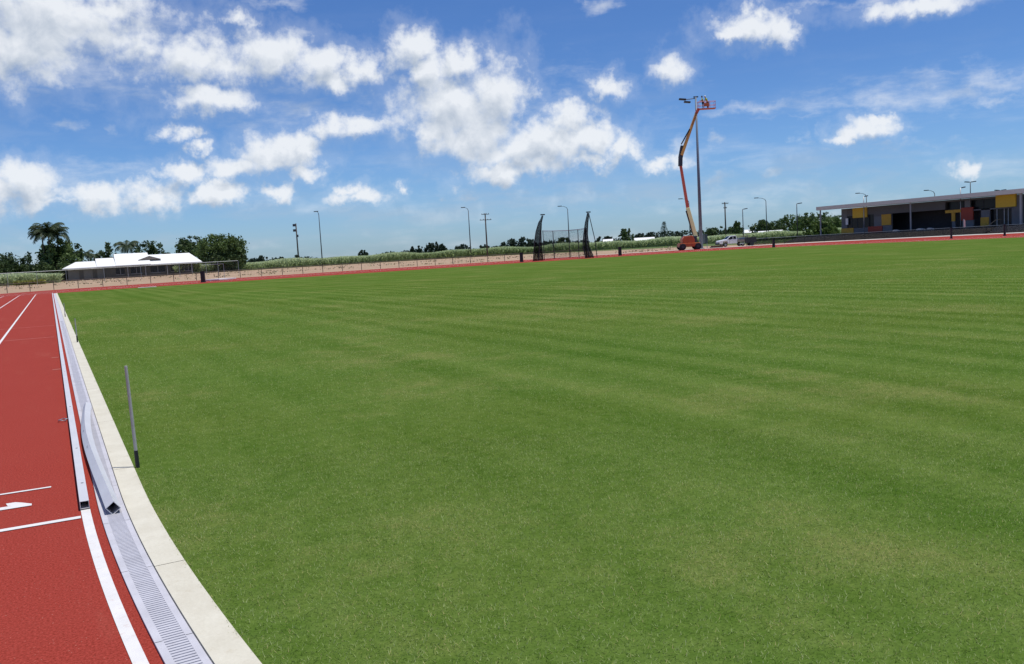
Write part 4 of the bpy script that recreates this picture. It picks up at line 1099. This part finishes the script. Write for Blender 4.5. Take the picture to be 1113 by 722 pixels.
# ------------------------------------------------------------------ vegetation
def leaf_mat(name, a, b, tr=0.25):
    m, nt, bs = new_mat(name)
    at = nt.add('ShaderNodeAttribute', attribute_name='tone').outputs['Fac']
    c = nt.mix(at, a, b)
    nt.l.new(c, bs.inputs['Base Color']); bs.inputs['Roughness'].default_value = 0.55; bs.inputs['Specular IOR Level'].default_value = 0.3
    t_ = nt.add('ShaderNodeBsdfTranslucent', {'Color': c})
    mx = nt.add('ShaderNodeMixShader', {0: tr, 1: bs.outputs[0], 2: t_.outputs[0]})
    nt.l.new(mx.outputs[0], nt.n['Material Output'].inputs[0])
    return m
L_DARK = leaf_mat('dark_leaf', (0.030, 0.055, 0.018), (0.085, 0.13, 0.04))
L_MID = leaf_mat('mid_leaf', (0.045, 0.085, 0.022), (0.13, 0.19, 0.055))
L_LITE = leaf_mat('light_leaf', (0.055, 0.105, 0.02), (0.14, 0.20, 0.045))
L_FAR = leaf_mat('distant_leaf', (0.020, 0.038, 0.022), (0.050, 0.080, 0.045))
L_PALM = leaf_mat('palm_leaf', (0.020, 0.036, 0.014), (0.055, 0.080, 0.030))
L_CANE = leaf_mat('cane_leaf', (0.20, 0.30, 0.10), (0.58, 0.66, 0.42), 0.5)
M_BARK = paint('grey_brown_bark', (0.10, 0.08, 0.06), 0.9, var=0.25, scale=3)

def leaf_cards(centers, size, rng, flat=0.0):
    n = len(centers)
    nrm = rng.normal(size=(n, 3)); nrm[:, 2] = np.abs(nrm[:, 2]) + flat; nrm /= np.linalg.norm(nrm, axis=1, keepdims=True)
    t = np.cross(nrm, rng.normal(size=(n, 3))); t /= np.linalg.norm(t, axis=1, keepdims=True) + 1e-9
    b = np.cross(nrm, t)
    s = (size * (0.6 + 0.8 * rng.random(n)))[:, None]; k = (0.45 + 0.3 * rng.random(n))[:, None]
    V = np.empty((n, 4, 3))
    V[:, 0] = centers - t * s; V[:, 1] = centers - b * s * k; V[:, 2] = centers + t * s; V[:, 3] = centers + b * s * k
    return V.reshape(-1, 3)
def crown_points(lobes, n, rng, clump=0.28):
    """clump centres near the skin of several lobes, leaves round each clump"""
    vol = np.array([l[3] * l[4] * l[5] for l in lobes]) ** 0.67; vol /= vol.sum()
    P, T = [], []
    for l, w in zip(lobes, vol):
        m = max(6, int(n * w / 40))
        d = rng.normal(size=(m, 3)); d[:, 2] += 0.15; d /= np.linalg.norm(d, axis=1, keepdims=True)
        rr = 0.62 + 0.42 * rng.random((m, 1))
        c = np.array(l[:3]) + d * rr * np.array(l[3:6])
        tone = np.clip(0.45 + 0.55 * (rng.random(m) - 0.5), 0, 1)
        rad = clump * (l[3] * l[4] * l[5]) ** (1 / 3) * (0.6 + 0.8 * rng.random(m))
        q = rng.normal(size=(m, 40, 3)) * 0.55
        P.append((c[:, None, :] + q * rad[:, None, None]).reshape(-1, 3))
        T.append(np.clip(np.repeat(tone, 40) + (rng.random(m * 40) - 0.5) * 0.4, 0, 1))
    return np.concatenate(P), np.concatenate(T)
def tree(px, top, hw, rng_m, label, mat=L_DARK, low=0.12, lobes=7, leaves=3600, leaf=0.30, group=None, cat='tree', name='tree', seed=0, squash=1.0, trunk=True):
    """broad tree: hw half width and top row in the photograph, rng_m metres away; low: bare part of the height"""
    b = at_range(px, rng_m); H = at_range(px, rng_m, top).z
    rw = hw * rng_m / FPX * (math.cos(math.atan((px - PW/2)/FPX)) ** 1.0)
    rg = np.random.default_rng(1000 + int(px * 7) + seed)
    t = thing(name, label, cat, tuple(b), group=group)
    z0 = H * low; L_ = []
    for k in range(lobes):
        a = 2 * math.pi * k / lobes + rg.random() * 0.9; q = (0.30 + 0.35 * rg.random()) if k else 0
        lr = rw * (0.42 + 0.22 * rg.random()); lz = (H - z0) * (0.26 + 0.16 * rg.random()) * squash
        zc = z0 + lz * 0.9 + (H - z0 - lz * 1.9) * (rg.random() if k else 1.0) * (1.0 - 0.45 * q)
        L_.append((q * rw * 1.25 * math.cos(a), q * rw * 1.25 * math.sin(a), zc, lr, lr, lz))
    P, T = crown_points(L_, leaves, rg)
    P[:, 2] *= H / np.percentile(P[:, 2], 99.2)
    P[:, :2] *= rw / max(0.1, np.percentile(np.hypot(P[:, 0], P[:, 1]), 90))
    ok_ = (P[:, 2] < H * 1.03) & (np.hypot(P[:, 0], P[:, 1]) < rw * 1.25); P, T = P[ok_], T[ok_]
    P[:, 2] = np.maximum(P[:, 2], 0.05 + z0 * 0.5)
    np_mesh('crown', leaf_cards(P, leaf, rg), 4, mat, t, T)
    if trunk:
        tm_ = MB(); r_ = max(0.12, H * 0.028)
        tm_.tube([(0, 0, -0.1), (0.05 * rw, 0, H * .25), (0, 0.03 * rw, H * .55)], [r_, r_ * .8, r_ * .4], 7)
        for l in L_[:5]: tm_.tube([(0.04 * rw, 0, H * (.2 + .1 * rg.random())), (l[0] * .6, l[1] * .6, l[2] * .85), (l[0], l[1], l[2] + l[5] * .2)], [r_ * .5, r_ * .3, r_ * .1], 5)
        tm_.build('trunk', M_BARK, t)
    return t
def palm(px, top, hw, rng_m, label, fronds=15, seed=0, group='palms near the white roofed house', droop=0.7):
    b = at_range(px, rng_m); H = at_range(px, rng_m, top).z; L_ = hw * rng_m / FPX
    rg = np.random.default_rng(500 + int(px * 3) + seed)
    t = thing('palm_tree', label, 'palm', tuple(b), group=group)
    hz = H - L_ * 0.55
    MB().tube([(0, 0, -.1), (0.15, 0.05, hz * .5), (0, 0, hz)], [0.26, 0.19, 0.15], 8).build('trunk', M_BARK, t, smooth=True)
    for k in range(fronds):
        a = 2 * math.pi * k / fronds + rg.random() * 0.4; e = 0.15 + 1.15 * rg.random()
        pts = []; p = Vector((0, 0, hz)); d_el = e
        for s in range(9):
            pts.append(p.copy()); stp = L_ * 1.15 / 8
            p = p + Vector((math.cos(a) * math.cos(d_el), math.sin(a) * math.cos(d_el), math.sin(d_el))) * stp
            d_el -= droop * (0.18 + 0.05 * s) * 1.2
        V, T = [], []
        side = Vector((-math.sin(a), math.cos(a), 0))
        for s in range(8):
            for q in range(3):
                u = pts[s].lerp(pts[s + 1], q / 3); fr = (s + q / 3) / 8
                ll = L_ * 0.30 * math.sin(math.pi * (0.12 + 0.86 * fr)) + 0.12
                ax = (pts[s + 1] - pts[s]).normalized()
                for sg in (-1, 1):
                    tip = u + side * sg * ll * 0.75 + ax * ll * 0.55 + Vector((0, 0, -ll * (0.35 + .3 * rg.random())))
                    w_ = ax * 0.11
                    V += [u - w_, u + w_, tip + w_ * .3, tip - w_ * .3]; T.append(0.2 + 0.7 * rg.random())
        np_mesh('frond', np.array([tuple(v) for v in V]), 4, L_PALM, t, np.array(T))
    return t

# left of the house
tree(-6, 283, 24, 262, 'dark bushy tree cut by the left edge of the photo', low=0.02)
tree(12, 275.5, 20, 268, 'broad dark tree second from left edge behind green crop', low=0.02)
tree(27, 281.5, 9, 262, 'small dark tree in the dip left of the tall palm', low=0.03, leaves=1600)
tree(37, 289, 12, 285, 'low dull bush between small tree and the tall palm clump', low=0.0, leaves=1400, mat=L_MID, name='bush', cat='bush')
tree(67, 261.5, 22, 255, 'massive dense tree under the tall palm at left end of house', mat=L_MID, low=0.03, lobes=11, leaves=9000, leaf=0.34)
tree(62, 283, 24, 251, 'dark lower thicket at the foot of the palm clump', low=0.0, lobes=8, leaves=5000, name='bush', cat='bush')
tree(85, 266, 9, 262, 'narrow dark tree peeping over the right shoulder of palm clump', low=0.05, leaves=1500)
palm(57, 242.5, 18.5, 252, 'tallest palm, rising out of the dense tree at left', 26, droop=0.62)
palm(50, 247, 13, 253.5, 'slightly shorter palm just left of the tallest one', 18, seed=2, droop=0.62)
palm(66, 246, 15, 256, 'ragged palm just right of the tallest one', 14, seed=3)
palm(97, 270, 12, 268, 'thin arching palm left of the white roof', 9, droop=0.9)
palm(104, 274, 8, 272, 'smallest arching palm above the left white roof', 8, seed=5, droop=0.9)
tree(118.5, 264.5, 11.5, 280, 'compact round tree behind the left white roof', low=0.15, leaves=2200)
palm(140.5, 260, 14, 280, 'spiky palm behind the middle of the white roof', 18)
tree(156, 263, 12, 290, 'round dark tree right of spiky palm behind roof', low=0.15, leaves=2000)
tree(172, 262.5, 13, 288, 'flat topped dark tree behind the roof ridge', low=0.15, leaves=2400)
# right of the house
tree(209, 258, 18.5, 266, 'dark tree with uneven top at right end of white roof', low=0.12, leaves=4200)
tree(241, 255.5, 25, 252, 'big spreading tree at right end of the house', mat=L_MID, low=0.10, lobes=10, leaves=8500, leaf=0.33)
tree(244, 272, 22, 249, 'dark skirt of shrubs under the big spreading tree', low=0.0, leaves=4200, name='bush', cat='bush', squash=0.8)
tree(257, 266, 11, 254, 'rounded right shoulder tree beside the cane edge', low=0.04, leaves=2600)
FAR = [
 (284, 278.2, 8, 520, 'lone round dark tree far off, right of the house'), (276, 281, 5, 540, 'small far shrub at right of the house trees'),
 (307, 279.6, 3, 520, 'tiny far tree left of the leaning power pole'), (324, 277.5, 4.5, 500, 'small far tree at the leaning power pole'),
 (395, 272.2, 5, 480, 'small square far tree standing alone in mid left'), (449, 268.3, 3, 560, 'thin far umbrella tree left of the ragged trio'),
 (456, 267.4, 3.2, 560, 'small pointed far tree left of the ragged trio'), (467, 264.3, 5, 520, 'left tree of ragged far trio over the cane'),
 (474, 263.2, 4.5, 520, 'middle and highest tree of the ragged far trio'), (481.5, 265.2, 4.5, 520, 'right tree of ragged far trio over the cane'),
 (503, 265.8, 9, 540, 'broad far tree left of the middle street lamp'), (527, 266, 6, 560, 'far tree behind the middle power pole'),
 (547, 263.3, 4, 540, 'small far tree left of the clumped trees by the cage'), (558, 259.6, 7, 500, 'left clumped far tree beside the throwing cage'),
 (568.5, 258.0, 6, 500, 'top clumped far tree beside the throwing cage'), (577, 260.5, 7, 505, 'right clumped far tree beside the throwing cage'),
 (592, 262.3, 8, 520, 'far tree showing through the left gate net'), (614.5, 258.3, 7.5, 430, 'dome shaped dark tree seen through the cage back net'),
 (652, 257.6, 5, 520, 'left far tree right of the cage stay'), (661, 257.0, 5.5, 520, 'right far tree right of the cage stay'),
 (681, 249.2, 7.5, 400, 'ragged taller tree between cage and boom lift'), (697, 254, 8, 520, 'low far tree left of the pointed pine'),
 (709, 252.6, 7, 520, 'bushy far tree next left of pointed pine'), (735, 251.8, 8, 520, 'low far tree right of the pointed pine'),
 (773, 248.0, 8, 420, 'dark tree just right of the floodlight mast'), (786, 246.6, 9, 420, 'dark tree at the right power pole'),
 (801.5, 240.8, 6.5, 380, 'tall narrow tree by the short post lamp'), (797, 247, 8, 400, 'low dark tree under the short post lamp'),
]
for (px, tp, hw, rg_m, lab) in FAR:
    tree(px, tp, hw, rg_m, lab, mat=L_FAR if rg_m > 450 else L_DARK, low=0.08, lobes=6, leaves=1100, leaf=0.42, group='scattered trees beyond the cane')
# norfolk pine
b = at_range(722.5, 420); Hn = at_range(722.5, 420, 240.3).z
npn = thing('pine_tree', 'pointed tiered pine standing left of the boom lift', 'pine', tuple(b))
MB().tube([(0, 0, 0), (0, 0, Hn)], [0.3, 0.05], 7).build('trunk', M_BARK, npn)
rg = np.random.default_rng(5); C, T = [], []
for k in range(13):
    z = Hn * (0.25 + 0.75 * k / 13); rr = 2.4 * (1 - k / 14) ** 0.8 + 0.15
    for j in range(9):
        a = 2 * math.pi * j / 9 + k
        for s in range(9):
            C.append((math.cos(a) * rr * s / 8, math.sin(a) * rr * s / 8, z + 0.12 * s / 8 * rr + rg.normal() * .06)); T.append(rg.random())
np_mesh('crown', leaf_cards(np.array(C), 0.26, rg), 4, L_FAR, npn, np.array(T))
# right group near the pavilion
tree(829, 239.6, 12, 320, 'dark low dome tree left in the clump before the pavilion', low=0.0, lobes=8, leaves=4200)
tree(843, 240.8, 11, 322, 'dark low dome tree right of the thin street lamp', low=0.0, lobes=8, leaves=4200, seed=3)
tree(858, 234.0, 13, 345, 'lighter tall round tree behind the dark dome trees', mat=L_MID, low=0.05, lobes=8, leaves=4200)
tree(880, 232.0, 14, 350, 'grey green broad tree at left of the pavilion roof tip', mat=L_MID, low=0.05, lobes=8, leaves=4600, seed=1)
tree(897, 231.6, 12, 352, 'grey green tree directly under the pavilion roof tip', mat=L_MID, low=0.05, lobes=7, leaves=3600, seed=2)
tree(911, 235, 9, 330, 'tree half hidden by the left pavilion corner', mat=L_MID, low=0.05, leaves=2400)
tree(892, 241, 10, 185, 'bright green young tree in front of the grey green trees', mat=L_LITE, low=0.08, lobes=7, leaves=3200, leaf=0.22)
tree(903, 246, 8, 183, 'smaller bright green bush beside the pavilion end', mat=L_LITE, low=0.02, leaves=1800, leaf=0.2, name='bush', cat='bush')
tree(879, 250, 8, 190, 'low pale green bush behind black fence left of young tree', mat=L_LITE, low=0.0, leaves=1800, leaf=0.2, name='bush', cat='bush')

# far wood that reads as one dark mass on the skyline
rg = np.random.default_rng(77); C, T, ps = [], [], []
for px in np.arange(262, 830, 0.8):
    h_px = 2.9 + 1.4 * math.sin(px * 0.045) + 1.2 * math.sin(px * 0.21 + 1) + rg.random() * 1.2
    if 670 < px < 800: h_px += 4.2
    if 520 < px < 640: h_px += 1.2
    if 300 < px < 400: h_px -= 1.3
    D_ = 640 + 40 * math.sin(px * 0.05)
    p = at_range(px, D_); H_ = 1.5 + max(h_px, 0.6) * D_ / FPX
    for q in range(16):
        C.append((p.x + rg.normal() * 2.0, p.y + rg.normal() * 3, H_ * rg.random() ** 0.7)); T.append(0.25 + 0.6 * rg.random())
tag(np_mesh('far_wood', leaf_cards(np.array(C), 0.75, rg), 4, L_FAR, None, np.array(T)), 'thin dark line of distant woodland on the skyline beyond the cane', 'woodland', kind='stuff')

# distant white roofs between the trees
def far_house(px0, px1, top, rng_m, label):
    a, b = at_range(px0, rng_m), at_range(px1, rng_m)
    w_ = (b - a).length; H = at_range((px0 + px1) / 2, rng_m, top).z
    t = thing('distant_house', label, 'house', tuple(a), math.atan2(b.y - a.y, b.x - a.x), group='distant white roofed houses')
    MB().box(0.3, 0.3, 0, w_ - .3, 7.7, H - 1.3).build('wall', M_BRICK2, t)
    r_ = MB(); r_.prism([(-0.3, H - 1.3), (4, H), (8.3, H - 1.3), (4, H - 1.5)], -0.3, w_ + .3, axis='x'); r_.build('roof', M_WROOF, t)
far_house(656, 666, 260.0, 430, 'distant white roof low behind cane right of the cage')
far_house(690, 711, 258.2, 400, 'long distant pale roof behind the cane near pointed pine')
far_house(810, 819, 249.6, 380, 'distant small bright white roof right of the short post lamp')
far_house(825, 834, 251.2, 300, 'distant low white roof left at the foot of dark dome trees')
far_house(837, 850, 250.2, 300, 'distant wider white roof below the dark dome trees')

# cane: a swaying block of long leaves over a green body
def cane(front, depth, h, n_leaf, label, seed, mat=L_CANE, dens_front=0.6):
    rg = np.random.default_rng(seed)
    F = [Vector((x, y, 0)) for x, y in front]
    seg = [(b - a).length for a, b in zip(F, F[1:])]; tot = sum(seg)
    V = np.zeros((n_leaf, 4, 3)); T = np.zeros(n_leaf)
    cum = np.cumsum([0] + seg)
    s_ = rg.random(n_leaf) * tot; k = np.clip(np.searchsorted(cum, s_) - 1, 0, len(seg) - 1)
    A = np.array([tuple(f) for f in F]); fr = ((s_ - cum[k]) / np.array(seg)[k])[:, None]
    base = A[k] * (1 - fr) + A[k + 1] * fr
    away = base[:, :2] / np.linalg.norm(base[:, :2], axis=1, keepdims=True)
    dd = np.where(rg.random(n_leaf) < dens_front, rg.random(n_leaf) ** 1.5 * 6, rg.random(n_leaf) ** 1.6 * depth)
    row = 0.55 * np.sin(s_ * 0.9) + 0.4 * np.sin(s_ * 0.23 + 1)
    base[:, :2] += away * (dd + row)[:, None]
    hh = h * (0.86 + 0.16 * np.sin(s_ * 0.31) * np.sin(s_ * 0.083 + 2) + 0.10 * rg.random(n_leaf))
    z0 = hh * rg.random(n_leaf) ** 0.8 * 0.82
    L_ = 0.9 + 0.9 * rg.random(n_leaf); az_ = rg.random(n_leaf) * 2 * np.pi; le = 0.2 + 0.9 * rg.random(n_leaf)
    d = np.stack([np.sin(le) * np.cos(az_), np.sin(le) * np.sin(az_), np.cos(le)], 1)
    sd = np.stack([-np.sin(az_), np.cos(az_), np.zeros(n_leaf)], 1); w = (0.06 + 0.07 * rg.random(n_leaf))[:, None]
    b0 = base.copy(); b0[:, 2] = z0
    tip = b0 + d * L_[:, None]; tip[:, 2] = np.minimum(tip[:, 2], hh + 0.25); tip[:, 2] -= 0.15 * le
    mid_ = (b0 + tip) / 2 + np.array([0, 0, 0.12])
    V[:, 0] = b0 - sd * w * .5; V[:, 1] = mid_ - sd * w; V[:, 2] = tip; V[:, 3] = mid_ + sd * w
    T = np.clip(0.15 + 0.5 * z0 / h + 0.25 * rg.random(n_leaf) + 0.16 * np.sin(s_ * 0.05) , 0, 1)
    # body of stalks standing behind the leaves
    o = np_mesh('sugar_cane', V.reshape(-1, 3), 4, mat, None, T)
    tag(o, label, 'cane crop', kind='stuff')
    bd_ = MB(); P_ = []
    for a, b in zip(F, F[1:]):
        q = max(2, int((b - a).length / 6))
        P_ += [a.lerp(b, t / q) for t in range(q)]
    P_.append(F[-1])
    for p, q in zip(P_, P_[1:]):
        ap_, aq_ = p.normalized(), q.normalized()
        p1, q1, p2, q2 = p + ap_ * 2.5, q + aq_ * 2.5, p + ap_ * depth, q + aq_ * depth
        hz = h * 0.72
        bd_.quad((p1.x, p1.y, 0), (q1.x, q1.y, 0), (q1.x, q1.y, hz), (p1.x, p1.y, hz)); bd_.quad((p1.x, p1.y, hz), (q1.x, q1.y, hz), (q2.x, q2.y, hz), (p2.x, p2.y, hz))
    me = bd_
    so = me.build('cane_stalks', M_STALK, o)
    so['kind'] = 'stuff'
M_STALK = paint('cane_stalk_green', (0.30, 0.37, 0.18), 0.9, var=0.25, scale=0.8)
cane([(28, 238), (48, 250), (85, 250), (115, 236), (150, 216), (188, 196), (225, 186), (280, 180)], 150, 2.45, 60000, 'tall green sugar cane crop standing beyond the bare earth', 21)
cane([(-42, 214), (-20, 213), (2, 214)], 22, 2.2, 9000, 'smaller pale green crop patch at the far left before dark trees', 22)
# yellow weeds at the left crop foot and rough tufts over the bare strip
rg = np.random.default_rng(9); C, T = [], []
for k in range(2600):
    p = at_range(rg.uniform(15, 48), rg.uniform(203, 212)); C.append((p.x, p.y, rg.random() * 0.7)); T.append(rg.random())
L_YEL = leaf_mat('yellow_weed_leaf', (0.14, 0.16, 0.03), (0.34, 0.32, 0.06))
tag(np_mesh('weeds', leaf_cards(np.array(C), 0.28, rg), 4, L_YEL, None, np.array(T)), 'patch of yellow flowering weeds before the left crop', 'weeds', kind='stuff')
C, T = [], []
for k in range(1800):
    px = rg.uniform(-40, 735); p = at_range(px, rg.uniform(125, 235))
    if p.y < 113 or math.sin(p.x * .21) * math.sin(p.y * .17 + p.x * .05) < 0.15: continue
    for q in range(3): C.append((p.x + rg.normal() * .3, p.y + rg.normal() * .3, rg.random() * 0.12)); T.append(rg.random())
L_DRY = leaf_mat('dry_grass_leaf', (0.36, 0.29, 0.17), (0.46, 0.39, 0.25))
tag(np_mesh('dry_grass', leaf_cards(np.array(C), 0.16, rg), 4, L_DRY, None, np.array(T)), 'sparse dry grass tufts on the bare earth strip', 'dry grass', kind='stuff')

# ------------------------------------------------------------------ render settings
vs = scn.view_settings
vs.view_transform = 'Standard'; vs.look = 'None'; vs.gamma = 1.0; vs.use_curve_mapping = False; vs.exposure = 0.0
scn.cycles.max_bounces = 6; scn.cycles.transparent_max_bounces = 24
scn.cycles.use_denoising = True
